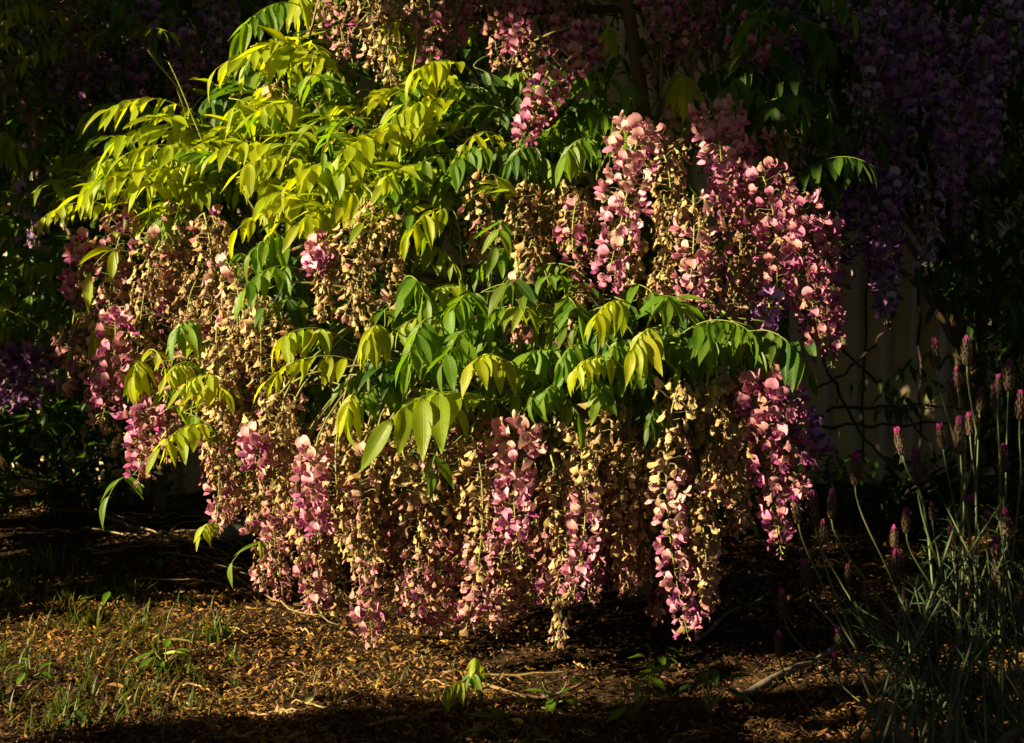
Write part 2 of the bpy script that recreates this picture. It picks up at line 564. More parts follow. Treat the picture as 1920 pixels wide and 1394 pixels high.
# flower colours: banner / petal, wing / inner, keel, spot
TAN, CREAM, OCHRE = (0.39, 0.265, 0.125), (0.52, 0.38, 0.20), (0.29, 0.175, 0.07)
ROSE, MAUVE = (0.37, 0.165, 0.165), (0.32, 0.11, 0.17)
PINK, DPINK, MAGENTA = (0.60, 0.27, 0.40), (0.45, 0.14, 0.28), (0.31, 0.045, 0.21)
PURPLE, LILAC, VIOLET = (0.27, 0.10, 0.32), (0.42, 0.30, 0.52), (0.16, 0.05, 0.26)
PEACH = (0.50, 0.22, 0.25)
SPOT = (0.60, 0.42, 0.16)
FRESH, FADED, BUDS = {}, {}, {}
for nm, c in dict(pink=(PINK, DPINK, MAGENTA, SPOT), dpink=(DPINK, MAGENTA, VIOLET, SPOT), peach=(PEACH, DPINK, MAGENTA, SPOT),
                  cream=((0.56, 0.34, 0.30), PINK, DPINK, SPOT), purple=(PURPLE, VIOLET, (0.10, .03, .2), (0.4, .35, .2)),
                  mauve=(MAUVE, MAGENTA, VIOLET, (0.55, 0.4, 0.2)), lilac=(LILAC, PURPLE, VIOLET, (0.5, .45, .3))).items():
    FRESH[nm] = [Tpl(fresh_flower(c, 17 * k + 3)) for k in range(5)]
for nm, c in dict(tan=(TAN, OCHRE), cream=(CREAM, TAN), ochre=(OCHRE, (0.33, 0.19, 0.08)), rose=(ROSE, MAUVE), mauve=(MAUVE, (0.3, 0.1, 0.15)),
                  lilac=((0.34, 0.25, 0.36), (0.3, 0.2, 0.3)), dusk=((0.25, 0.12, 0.27), (0.15, 0.06, 0.2)), brown=((0.17, 0.09, 0.035), (0.11, 0.06, 0.025))).items():
    FADED[nm] = [Tpl(faded_flower(c, 13 * k + 5)) for k in range(11)]
for nm, c in dict(pink=DPINK, green=(0.33, 0.34, 0.09), purple=PURPLE).items():
    BUDS[nm] = [Tpl(bud(c, 0))]

def pick(style, t):
    """which flower stands at t (0 top .. 1 tip) of a cluster of this style"""
    r = random.random()
    if style in ('tan', 'mix', 'tanpink') and random.random() < 0.10:
        return (FADED, 'brown') if r < .5 else (FADED, 'mauve') if r < .75 else (FRESH, 'cream')
    if style == 'tan':
        return FADED, ('cream' if r < 0.25 else 'tan' if r < 0.72 else 'ochre') if t < 0.82 or r < .6 else 'rose'
    if style == 'mix':
        k = t + random.uniform(-0.18, 0.18)
        if k < 0.42:
            return FADED, 'tan' if r < 0.6 else 'cream' if r < .75 else 'ochre'
        if k < 0.68:
            return FADED, 'rose' if r < 0.55 else 'tan'
        return (FADED, 'rose') if r < 0.6 else (FRESH, 'peach' if r < .85 else 'mauve')
    if style == 'rose':
        return (FADED, 'rose' if r < 0.45 else 'mauve' if r < .7 else 'tan') if r < .82 else (FRESH, 'mauve' if r < .92 else 'peach')
    if style == 'pink':
        k = t + random.uniform(-0.15, 0.15)
        if k < 0.25:
            return FRESH, 'cream' if r < .55 else 'peach'
        if k < 0.6:
            return FRESH, 'pink' if r < .75 else 'cream'
        return FRESH, 'dpink' if r < .5 else 'pink'
    if style == 'tanpink':
        k = t + random.uniform(-0.12, 0.12)
        if k < 0.35:
            return FADED, 'cream' if r < .6 else 'tan'
        if k < 0.6:
            return FRESH, 'cream' if r < .6 else 'peach'
        return FRESH, 'pink' if r < .4 else 'dpink' if r < .75 else 'peach'
    if style == 'magenta':
        if random.random() < 0.28:
            return FADED, 'rose' if r < .5 else 'mauve' if r < .8 else 'tan'
        return FRESH, 'dpink' if r < .45 else 'peach' if r < .65 else 'mauve' if r < .85 else 'pink'
    if style == 'purple':
        return (FRESH, 'purple' if r < .6 else 'lilac') if r < 0.75 else (FADED, 'dusk')
    if style == 'lilac':
        return (FRESH, 'lilac') if r < 0.3 else (FADED, 'lilac' if r < .8 else 'dusk')
    return FADED, 'tan'

def frame(fwd, up=(0, 0, 1)):
    y = Vector(fwd).normalized()
    x = y.cross(Vector(up))
    x = x.normalized() if x.length > 1e-5 else Vector((1, 0, 0))
    z = x.cross(y)
    return np.array([x, y, z]).T        # columns x, y, z

def raceme(root, top, tip, R, style, dens=1.0, hero=False, node=None, tail=0.10, sc=1.0):
    """flower cluster: a stalk (the part) with flowers, single ones when hero, else joined"""
    top, tip = Vector(top), Vector(tip)
    L = (tip - top).length
    swing = Vector((random.uniform(-.13, .13), random.uniform(-.08, .04), 0)) * L
    mid1 = top + Vector(((tip.x - top.x) * 0.45, (tip.y - top.y) * 0.45, (tip.z - top.z) * 0.25)) + swing
    mid2 = top.lerp(tip, 0.68) + swing * 0.6
    ax = bez(top, mid1, mid2, tip, 25)
    mb = MB()
    if node is not None:
        back = Vector(node)
        up = top + Vector((0, 0.02, 0.02 + 0.1 * (back - top).length))
        pts = bez(back, back.lerp(top, 0.4) + Vector((0, 0, 0.03)), up, top, 8)
        V, T = tube(pts[:-1], rad(0.0026, 0.0017, 7), 5)
        mb.add(V, T, (0.16, 0.15, 0.05))
        ax = [pts[-2]] + ax
        V, T = tube(ax, rad(0.0017, 0.0006, len(ax)), 5)
        ax = ax[1:]
    else:
        V, T = tube(ax, rad(0.0017, 0.0006, len(ax)), 5)
    mb.add(V, T, jit((0.24, 0.23, 0.06), .1))
    part = mb.obj('flower_cluster', M_STEM, root, top)
    fm = MB()
    nfl = max(8, int(L / 0.0025 * dens))
    ang = random.uniform(0, 6.28)
    for i in range(nfl):
        t = (i + random.uniform(-.3, .3)) / nfl
        t = min(max(t, 0.0), 0.995)
        k = t * 24
        a, b = ax[int(k)], ax[min(24, int(k) + 1)]
        p = a.lerp(b, k - int(k))
        tan = (b - a).normalized()
        ang += 2.39996 + random.uniform(-.35, .35)
        e1 = tan.orthogonal().normalized()
        e2 = tan.cross(e1)
        out = e1 * math.cos(ang) + e2 * math.sin(ang)
        if t > 1 - tail:
            tpl = random.choice(BUDS['purple' if style in ('purple', 'lilac') else 'green' if random.random() < .5 else 'pink'])
            d = out + tan * 0.7
            s = random.uniform(0.5, 0.95) * (1.15 - (t - (1 - tail)) / max(tail, .01) * .5) * sc
            Rm = frame(d)
        else:
            book, key = pick(style, t)
            tpl = random.choice(book[key])
            rr = R * (1.0 - 0.42 * t) * (0.65 + 0.35 * min(1, t / 0.12)) * random.uniform(0.75, 1.15)
            fs = 0.93 if book is FADED else 0.94
            reach = 0.026 * sc * fs
            s = sc * fs * random.uniform(0.66, 1.14) * (1.06 - 0.28 * t)
            push = max(0.0, rr - reach)
            d = Vector(out)
            if book is FRESH:
                d = d + Vector((0, 0, random.uniform(-0.35, 0.25)))
            else:
                d = d + Vector((0, 0, random.uniform(-0.15, 0.30)))
                d.z = max(-0.5, min(0.5, d.z))
            Rm = frame(d)
            w = random.gauss(0, 0.38)
            Rm = Rm @ np.array([[math.cos(w), 0, math.sin(w)], [0, 1, 0], [-math.sin(w), 0, math.cos(w)]])
            if push > 0.003:           # longer stalk for wide clusters
                q = p + out * push + Vector((0, 0, push * .2))
                V, T = tube([p, q], [0.0006, 0.0006], 3, False)
                fm.add(V, T, (0.24, 0.20, 0.08))
                p = q
        if hero and t < 1 - tail:
            o = bpy.data.objects.new('flower', tpl.mesh('flower', M_PETAL))
            COL.objects.link(o)
            o.parent = part
            M3 = Matrix([list(r_) for r_ in (Rm * s)])
            o.matrix_basis = Matrix.Translation(p - top) @ M3.to_4x4()
        else:
            V = (tpl.V * s) @ Rm.T + np.array(p)
            c = tpl.C * np.array(jit((1, 1, 1), 0.16)) if True else tpl.C
            kk = 1 + random.uniform(-.15, .12)
            c = tpl.C * np.array([kk * (1 + random.uniform(-.06, .06)), kk * (1 + random.uniform(-.08, .08)), kk * (1 + random.uniform(-.08, .08))])
            fm.add(V, tpl.T, c, tpl.U)
    if fm.n:
        fm.obj('flowers', M_PETAL, part, top, kind='stuff')
    return part

# ------------------------------------------------------------------ wisteria leaves
def leaflet_tpl(bend, fold, curl, seed):
    """pointed oval blade: unit length along +Y, normal +Z, tapering to a drawn-out tip"""
    r = random.Random(seed)
    rows, cc = 9, 5
    V, U = [], []
    ang = 0.0
    y = z = 0.0
    prev = 0.0
    wav = r.uniform(0, 6)
    for i in range(rows):
        s = i / (rows - 1)
        a = -bend * s
        ds = s - prev
        y += math.cos(a) * ds
        z += math.sin(a) * ds
        prev = s
        wd = 0.155 * (math.sin(math.pi * s ** 0.78) ** 0.85) * (1 - 0.30 * s ** 3) if 0 < s < 1 else 0.004
        for j in range(cc):
            u = -1 + 2 * j / (cc - 1)
            lift = fold * abs(u) * wd + 0.012 * math.sin(9 * s + wav + 2 * u) * abs(u)
            V.append((u * wd * math.cos(fold * 0.5) + curl * s * s, y - math.sin(a) * lift * 0, z + lift))
            U.append((s, u, 0))
    return np.array(V), grid_tris(rows, cc), np.array(U)
LEAFT = [leaflet_tpl(random.uniform(0.0, 0.75), random.uniform(0.15, 0.65), random.uniform(-.10, .10), k) for k in range(10)]
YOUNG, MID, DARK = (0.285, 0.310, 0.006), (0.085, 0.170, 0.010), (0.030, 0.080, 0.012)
def compound_leaf(root, base, tip, tone, size, droop, npair=5, hero=False, node=None, arch=0.18, wide=1.0):
    base, tip = Vector(base), Vector(tip)
    L = (tip - base).length
    m1 = base.lerp(tip, 0.35) + Vector((0, 0, arch * L * 1.4))
    m2 = base.lerp(tip, 0.72) + Vector((0, 0, arch * L * 1.2))
    ax = bez(base, m1, m2, tip, 17)
    mb = MB()
    if node is not None:
        pts = bez(Vector(node), Vector(node).lerp(base, 0.4) + Vector((0, 0, 0.03)), base - (m1 - base) * 0.5, base, 7)
        V, T = tube(pts, rad(0.0018, 0.0012, 7), 4)
        mb.add(V, T, (0.13, 0.15, 0.04))
    V, T = tube(ax, rad(0.0012, 0.0005, 17), 4)
    mb.add(V, T, lerp(tone, (0.25, 0.25, 0.05), 0.5))
    part = mb.obj('compound_leaf', M_STEM, root, base)
    fm = MB()
    for i in range(npair + 1):
        t = 0.22 + 0.78 * i / npair
        k = t * 16
        a, b = ax[min(15, int(k))], ax[min(16, int(k) + 1)]
        p = a.lerp(b, k - int(k)) if k < 16 else ax[16]
        tan = (ax[min(16, int(k) + 1)] - ax[max(0, int(k) - 1)]).normalized()
        sd_ = tan.cross(Vector((0, 0, 1)))
        sd_ = sd_.normalized() if sd_.length > 1e-3 else Vector((1, 0, 0))
        for s in ((-1, 1) if i < npair else (0,)):
            dr = droop + random.uniform(-.25, .25)
            d = tan * (0.45 if s else 1.0) + sd_ * s * wide * random.uniform(.45, 1.15) + Vector((0, 0, -dr))
            d = d + Vector((random.uniform(-.28, .28), random.uniform(-.28, .22), random.uniform(-.25, .25)))
            d.normalize()
            upv = Vector((0, 0, 1)) + tan * 0.3 * (1 if droop > 0.8 else 0) + Vector((random.uniform(-.4, .4), random.uniform(-.5, .3), 0))
            nrm = upv - d * upv.dot(d)
            if nrm.length < 0.25:
                nrm = sd_ * s + tan * .6 + Vector((random.uniform(-.5, .5), -0.5, 0))
                nrm = nrm - d * nrm.dot(d)
            nrm.normalize()
            x = d.cross(nrm)
            sz = size * (0.80 + 0.25 * math.sin(math.pi * (0.15 + 0.8 * t))) * random.uniform(.72, 1.2) * (1.1 if s == 0 else 1)
            Vt, Tt, Ut = random.choice(LEAFT)
            Rm = np.array([x, d, nrm]).T * sz
            c = jit(lerp(tone, MID, random.random() ** 2 * 0.45) if tone is YOUNG else lerp(tone, random.choice((YOUNG, DARK)), random.random() * 0.25), 0.14)
            if hero:
                lm = MB()
                lm.add(Vt @ Rm.T, Tt, c, Ut)
                lm.obj('leaflet', M_LEAF, part, p) if False else None
                o = link('leaflet', lm.mesh('leaflet', M_LEAF), part, p)
            else:
                fm.add(Vt @ Rm.T + np.array(p), Tt, c, Ut)
    if fm.n:
        fm.obj('leaflets', M_LEAF, part, base, kind='stuff')
    return part

# ------------------------------------------------------------------ a wisteria plant with branches
class Plant:
    def __init__(s, base, label):
        s.root = empty('wisteria', base, label, 'flowering vine')
        s.base = Vector(base)
        s.nodes = []
    def branch(s, pts, r0, r1, name='branch', col=(0.15, 0.10, 0.06), seg=7):
        n = len(pts)
        rr = [r * random.uniform(.9, 1.1) for r in rad(r0, r1, n)]
        V, T = tube(pts, rr, seg)
        mb = MB()
        mb.add(V, T, jit(col, .1))
        mb.obj(name, M_BARK, s.root, pts[0])
        s.nodes += [Vector(p) for p in pts[2:]]
    def near(s, p):
        c = sorted(s.nodes, key=lambda q: (q - p).length + (0.15 if q.y < p.y - 0.02 else 0))[:7]
        return random.choice(c)
PXM = lambda Y: Y / FPX            # metres per photograph pixel at depth Y

def hang(pl, x0, y0, x1, y1, style, Rpx=44, dy=0.0, dens=1.0, hero=False, depth=None, tail=0.10, sc=1.0):
    Y = (depth if depth is not None else surf((x0 + x1) / 2, (y0 + y1) / 2)) + dy
    top, tip = P(x0, y0, Y + 0.02), P(x1, y1, Y - 0.01)
    tip.z = max(tip.z, gz(tip.x, tip.y) + 0.012)
    raceme(pl.root, top, tip, Rpx * PXM(Y), style, dens, hero, pl.near(top), tail, sc)
def leaf(pl, x0, y0, x1, y1, tone, size=75, droop=0.5, n=5, dy=-0.03, hero=False, depth=None, arch=0.18, fwd=0.03, wide=1.0):
    Y = (depth if depth is not None else surf((x0 + x1) / 2, (y0 + y1) / 2)) + dy
    a, b = P(x0, y0, Y + fwd), P(x1, y1, Y - fwd)
    compound_leaf(pl.root, a, b, tone, size * 0.77 * PXM(Y), droop, n + (1 if n > 2 else 0), hero, pl.near(a), arch, wide)

# ---------- the main flowering mound
base = Vector((0.24, 2.98, 0))
base.z = gz(base.x, base.y)
W1 = Plant(base, 'large sunlit wisteria mound with pink and faded tan flower clusters and yellow-green leaves')
crown = P(1190, 640, 2.95)
W1.branch(bez(base + Vector((0, 0, -0.03)), base + Vector((-.03, .02, .15)), crown + Vector((.05, .0, -.15)), crown, 9), 0.030, 0.020, 'trunk')
for (tx, ty) in [(200, 440), (150, 640), (320, 330), (480, 170), (600, 380), (760, 230), (880, 450), (950, 110), (1240, 190), (1400, 290), (1500, 440),
                 (1330, 600), (1060, 640), (830, 690), (600, 720), (420, 700), (1450, 690), (640, 60), (1120, 330), (300, 560), (720, 560), (1380, 60), (520, 480),
                 (1180, 740), (960, 760), (300, 700)]:
    Y = surf(tx, ty) + 0.10
    e = P(tx, ty, Y)
    s0 = crown + Vector((random.uniform(-.03, .03), random.uniform(-.02, .02), random.uniform(-.12, .02)))
    lift = 0.10 + 0.12 * random.random()
    W1.branch(bez(s0, s0 + Vector((0, 0.05, lift)), s0.lerp(e, 0.6) + Vector((0, 0.06, lift)), e, 12), 0.011, 0.003)

# clusters with single flowers (the ones that show largest)
HERO = [(985, 800, 978, 1062, 'pink', 50, -0.07, 0.85, 0.16), (1200, 235, 1118, 590, 'pink', 56, -0.08, 0.85, 0.12), (1335, 205, 1352, 420, 'pink', 54, -0.06, 0.9, 0.08),
        (1300, 375, 1285, 600, 'tanpink', 50, -0.06, 0.85, 0.1), (1275, 715, 1292, 1200, 'tanpink', 48, -0.05, 0.65, 0.02), (1075, 800, 1072, 1130, 'tanpink', 44, -0.05, 0.7, 0.03)]
for (a, b, c, d, stl, R, dy, dn, tl) in HERO:
    hang(W1, a, b, c, d, stl, R, dy, dn, True, tail=tl, sc=1.0)
CL = [  # hand-placed clusters: x0 y0 x1 y1 style radius dy
    (430, 755, 425, 985, 'mix', 46, 0), (480, 765, 470, 990, 'tan', 46, .03), (535, 740, 520, 1075, 'mix', 50, -.02), (565, 850, 600, 1150, 'mix', 50, 0),
    (590, 850, 602, 1010, 'pink', 38, -.06), (640, 780, 655, 1050, 'tan', 50, .02), (680, 835, 702, 1215, 'mix', 50, -.03), (755, 850, 772, 1185, 'mix', 52, .0),
    (820, 850, 825, 1190, 'mix', 50, .02), (885, 815, 872, 1185, 'mix', 50, -.02), (935, 790, 932, 1190, 'rose', 50, .03), (1040, 880, 1040, 1212, 'tan', 46, .0),
    (1135, 745, 1095, 905, 'tan', 46, -.05), (1180, 850, 1180, 1112, 'tan', 46, .01), (1215, 860, 1205, 1090, 'tan', 40, .04), (1315, 930, 1337, 1142, 'tan', 34, -.01),
    (1345, 715, 1395, 990, 'tan', 50, 0), (1395, 715, 1465, 1050, 'magenta', 54, -.02), (1440, 715, 1500, 960, 'magenta', 56, -.02), (1490, 760, 1545, 870, 'purple', 30, 0),
    (1325, 725, 1340, 930, 'tan', 48, -.01), (1370, 900, 1380, 1000, 'tan', 36, .03), (1120, 900, 1105, 1130, 'rose', 40, .05),
    (700, 380, 640, 600, 'tan', 50, -.05), (745, 400, 745, 585, 'tan', 44, -.03), (612, 455, 606, 600, 'tan', 40, -.04), (660, 420, 700, 670, 'tan', 46, -.02), (600, 460, 592, 520, 'pink', 32, -.07),
    (905, 325, 890, 490, 'mix', 42, -.01), (985, 345, 960, 480, 'tan', 46, .0), (1050, 345, 1062, 475, 'tan', 44, .02), (995, 460, 968, 645, 'mix', 34, -.03), (1085, 370, 1090, 560, 'rose', 40, .03),
    (1080, 550, 1066, 655, 'mix', 34, -.02), (1245, 290, 1225, 570, 'tan', 48, .02), (1390, 330, 1370, 600, 'tan', 44, .04), (1425, 320, 1455, 590, 'magenta', 58, -.02), (1490, 370, 1545, 660, 'magenta', 54, -.01),
    (1545, 420, 1560, 690, 'magenta', 34, .03), (1450, 240, 1475, 400, 'tan', 44, .04), (1340, 470, 1330, 630, 'rose', 44, .02), (1440, 560, 1440, 650, 'purple', 40, .05),
    (1112, 70, 968, 280, 'magenta', 44, -.06), (1420, 60, 1400, 140, 'magenta', 50, -.02), (1290, 200, 1270, 330, 'tan', 42, .03), (1175, 230, 1180, 420, 'tan', 40, .04),
    (610, -30, 645, 115, 'rose', 46, -.02), (680, -20, 700, 130, 'tan', 46, .0), (740, 10, 745, 220, 'tan', 44, .03), (800, 20, 805, 120, 'rose', 44, -.02), (860, -40, 850, 90, 'rose', 46, .0),
    (930, -40, 935, 130, 'rose', 44, -.01), (1010, -60, 960, 120, 'magenta', 44, -.04), (1060, -20, 1040, 90, 'rose', 40, .02), (990, 60, 985, 150, 'tan', 40, .04), (1240, -40, 1245, 70, 'magenta', 46, .0),
    (1290, 0, 1285, 130, 'rose', 44, .05), (1345, -40, 1330, 40, 'rose', 40, .03), (520, 160, 500, 300, 'tan', 36, .06), (700, 190, 690, 290, 'tan', 40, .05),
    (165, 455, 130, 580, 'magenta', 38, -.03), (250, 400, 205, 600, 'rose', 50, 0), (305, 440, 255, 690, 'tan', 50, -.02), (215, 590, 190, 790, 'magenta', 42, -.04), (135, 615, 130, 745, 'rose', 42, .0),
    (335, 370, 330, 600, 'tan', 46, .03), (385, 410, 395, 630, 'tan', 46, .02), (300, 450, 280, 560, 'mauve' if False else 'rose', 40, -.03), (440, 500, 450, 720, 'tan', 48, .01),
    (490, 560, 490, 780, 'tan', 48, .02), (275, 765, 258, 912, 'magenta', 40, -.05), (405, 640, 420, 820, 'tan', 48, .0), (345, 660, 340, 790, 'tan', 46, .03), (230, 640, 165, 770, 'rose', 40, .0),
    (180, 590, 150, 700, 'tan', 40, .02), (485, 815, 480, 880, 'pink', 30, -.05), (545, 600, 545, 720, 'tan', 40, .05), (390, 760, 400, 900, 'tan', 40, .03)]
for (a, b, c, d, stl, R, dy) in CL:
    hang(W1, a, b, c, d, stl, R, dy, tail=0.08 if stl in ('magenta', 'purple') else 0.02)
# the flowers behind them that close the curtain
for x in range(440, 1480, 46):
    y0 = random.uniform(745, 860)
    y1 = min(1180, y0 + random.uniform(180, 330)) - (140 if x > 1350 else 0) - (60 if x < 520 else 0)
    hang(W1, x + random.uniform(-18, 18), y0, x + random.uniform(-45, 35), y1, random.choice(['tan', 'mix', 'rose', 'tan']), 50, random.uniform(.07, .14), 0.85, tail=0.02)
for x in range(430, 1470, 52):
    y0 = random.uniform(735, 900)
    y1 = min(1150, y0 + random.uniform(160, 260)) - (130 if x > 1350 else 0) - (80 if x < 520 else 0)
    hang(W1, x + random.uniform(-22, 22), y0, x + random.uniform(-45, 35), y1, random.choice(['tan', 'mix', 'tan']), 46, random.uniform(.02, .07), 0.9, tail=0.02)
for x in range(500, 1350, 36):
    y0 = random.uniform(900, 990)
    hang(W1, x + random.uniform(-16, 16), y0, x + random.uniform(-14, 14), y0 + random.uniform(140, 215), random.choice(['rose', 'mix', 'rose', 'tan']), 44, random.uniform(.03, .12), 0.95, tail=0.02)
for k in range(24):
    x, y = rpoly([(150, 430), (420, 400), (560, 560), (560, 720), (440, 780), (250, 700), (130, 680)])
    hang(W1, x, y, x + random.uniform(-35, 10), y + random.uniform(120, 200), random.choice(['tan', 'tan', 'mix', 'rose']), 46, random.uniform(.04, .12), 0.85, tail=.02)
for k in range(14):
    x, y = rpoly([(860, 320), (1120, 330), (1180, 240), (1450, 250), (1580, 430), (1540, 560), (1120, 500), (900, 420)])
    hang(W1, x, y, x + random.uniform(-25, 25), y + random.uniform(110, 190), random.choice(['tan', 'rose', 'magenta']) if x > 1250 else 'tan', 44, random.uniform(.05, .13), 0.85, tail=.02)
for k in range(16):
    x = random.uniform(600, 1380)
    hang(W1, x, random.uniform(-60, 20), x + random.uniform(-20, 20), random.uniform(70, 190), random.choice(['tan', 'rose', 'rose']), 44, random.uniform(.06, .2), 0.85, tail=.02)

# leaves with single leaflets
LH = [(645, 130, 405, 130, YOUNG, 88, .55, 6), (655, 165, 500, 85, YOUNG, 90, .2, 5), (395, 235, 205, 205, YOUNG, 78, .35, 6), (430, 330, 235, 290, YOUNG, 80, .45, 6),
      (330, 350, 150, 365, YOUNG, 84, .3, 5), (700, 320, 540, 345, YOUNG, 92, .45, 5), (770, 265, 640, 290, YOUNG, 92, .4, 5), (880, 130, 775, 140, YOUNG, 84, .5, 5),
      (560, 505, 455, 545, MID, 88, .75, 4), (850, 395, 765, 440, YOUNG, 84, .7, 3), (650, 640, 520, 640, YOUNG, 84, .9, 5), (690, 690, 500, 715, YOUNG, 86, .6, 5),
      (720, 615, 690, 635, YOUNG, 86, 1.5, 4), (665, 740, 650, 780, YOUNG, 84, 1.6, 3), (965, 690, 885, 680, YOUNG, 90, 1.0, 4), (890, 750, 735, 785, lerp(MID, YOUNG, .35), 150, .45, 3),
      (885, 620, 830, 680, MID, 96, .6, 4), (800, 600, 765, 680, MID, 88, .9, 4), (1180, 570, 1112, 600, YOUNG, 84, .8, 4), (1235, 620, 1185, 655, YOUNG, 92, 1.2, 5),
      (1280, 625, 1410, 625, MID, 80, .95, 5), (1165, 685, 1075, 695, YOUNG, 74, 1.1, 5), (1270, 140, 1285, 175, YOUNG, 84, 1.6, 4), (1480, 345, 1625, 305, DARK, 76, .8, 5),
      (230, 470, 170, 510, YOUNG, 90, .3, 1), (400, 800, 300, 840, YOUNG, 84, .5, 4), (1420, 620, 1520, 700, DARK, 90, .6, 4), (560, 10, 450, 60, MID, 86, .4, 5)]
for (a, b, c, d, tone, sz, dr, n) in LH:
    leaf(W1, a, b, c, d, tone, sz * 1.08, dr, n, -0.08, True)
LM = [(400, 270, 215, 265, YOUNG, 78, .4, 6), (440, 370, 190, 345, YOUNG, 80, .4, 6), (250, 410, 85, 405, YOUNG, 60, .7, 6), (560, 300, 400, 290, YOUNG, 84, .5, 5), (620, 330, 450, 320, YOUNG, 84, .5, 5),
      (740, 310, 600, 405, YOUNG, 90, .5, 5), (700, 400, 560, 420, YOUNG, 88, .5, 4), (640, 400, 445, 430, YOUNG, 90, .4, 4), (880, 200, 735, 230, YOUNG, 84, .5, 5), (860, 260, 665, 270, YOUNG, 86, .5, 5),
      (850, 330, 690, 350, YOUNG, 86, .5, 5), (930, 280, 835, 325, MID, 86, .9, 4), (560, 450, 470, 475, MID, 84, .7, 4), (945, 415, 930, 460, MID, 86, .8, 2), (1120, 265, 1060, 290, MID, 76, 1.1, 5),
      (1010, 280, 960, 300, DARK, 76, .8, 4), (900, 555, 850, 580, MID, 86, .8, 4), (1005, 560, 950, 530, DARK, 84, .7, 4), (1055, 560, 1085, 590, MID, 80, .8, 3), (1100, 650, 1050, 680, MID, 66, 1.1, 5),
      (1025, 735, 995, 755, MID, 56, 1.3, 5), (1380, 150, 1425, 20, MID, 86, .8, 5), (1500, 40, 1560, 90, DARK, 84, .9, 5), (1380, 150, 1370, 180, MID, 70, 1.5, 3), (1140, 55, 1140, 80, YOUNG, 56, 1.5, 4),
      (1190, 165, 1175, 175, MID, 50, 1.3, 3), (310, 410, 300, 430, MID, 70, 1.3, 2), (205, 610, 185, 625, YOUNG, 80, 1.3, 3), (375, 610, 330, 620, MID, 80, 1.2, 4), (265, 680, 250, 705, YOUNG, 74, 1.4, 3),
      (360, 690, 310, 710, YOUNG, 50, .9, 5), (420, 710, 340, 730, YOUNG, 50, .9, 5), (245, 895, 205, 930, MID, 70, .5, 1), (505, 1020, 435, 1055, MID, 80, .4, 1), (405, 985, 375, 1005, YOUNG, 40, .7, 3),
      (1260, 590, 1250, 560, MID, 90, .5, 3), (1300, 640, 1340, 640, DARK, 80, .9, 3), (1150, 730, 1120, 745, MID, 62, 1.3, 4), (1240, 760, 1215, 800, DARK, 60, 1.2, 3), (760, 520, 800, 560, MID, 90, .8, 4),
      (470, 240, 440, 200, YOUNG, 76, .6, 4), (590, 220, 480, 210, YOUNG, 80, .5, 5), (1050, 730, 1020, 745, MID, 60, 1.2, 4), (820, 860, 810, 880, MID, 80, 1.7, 1)]
for (a, b, c, d, tone, sz, dr, n) in LM:
    leaf(W1, a, b, c, d, tone, sz * 1.12, dr, n, -0.045)
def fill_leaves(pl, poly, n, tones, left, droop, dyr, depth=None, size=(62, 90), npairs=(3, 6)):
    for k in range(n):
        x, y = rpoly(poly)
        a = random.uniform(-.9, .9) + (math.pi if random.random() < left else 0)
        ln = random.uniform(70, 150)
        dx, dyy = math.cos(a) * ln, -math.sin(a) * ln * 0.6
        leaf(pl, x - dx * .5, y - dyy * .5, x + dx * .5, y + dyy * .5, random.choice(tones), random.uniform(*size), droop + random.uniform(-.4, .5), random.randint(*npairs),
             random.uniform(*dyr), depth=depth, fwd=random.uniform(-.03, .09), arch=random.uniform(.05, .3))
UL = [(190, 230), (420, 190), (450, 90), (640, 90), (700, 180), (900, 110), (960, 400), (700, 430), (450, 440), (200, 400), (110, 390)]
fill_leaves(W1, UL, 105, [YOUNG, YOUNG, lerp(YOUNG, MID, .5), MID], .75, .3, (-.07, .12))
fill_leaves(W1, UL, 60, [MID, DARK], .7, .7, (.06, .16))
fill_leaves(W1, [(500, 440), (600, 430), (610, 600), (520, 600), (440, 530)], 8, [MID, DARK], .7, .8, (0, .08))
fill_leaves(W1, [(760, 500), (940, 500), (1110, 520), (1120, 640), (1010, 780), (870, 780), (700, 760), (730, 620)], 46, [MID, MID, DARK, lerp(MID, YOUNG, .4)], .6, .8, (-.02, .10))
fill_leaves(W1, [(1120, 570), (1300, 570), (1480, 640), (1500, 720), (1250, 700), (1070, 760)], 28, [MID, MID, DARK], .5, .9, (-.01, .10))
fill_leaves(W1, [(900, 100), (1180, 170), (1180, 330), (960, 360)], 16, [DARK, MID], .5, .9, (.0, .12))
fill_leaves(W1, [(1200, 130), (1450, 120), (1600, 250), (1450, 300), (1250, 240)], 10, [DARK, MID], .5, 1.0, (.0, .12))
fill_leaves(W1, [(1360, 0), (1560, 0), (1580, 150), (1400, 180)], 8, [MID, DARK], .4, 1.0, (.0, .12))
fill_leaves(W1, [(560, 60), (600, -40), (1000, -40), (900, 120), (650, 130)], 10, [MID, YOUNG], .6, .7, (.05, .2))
fill_leaves(W1, [(280, 660), (430, 660), (430, 790), (280, 830)], 8, [YOUNG, MID], .6, .7, (-.02, .08), size=(40, 60))
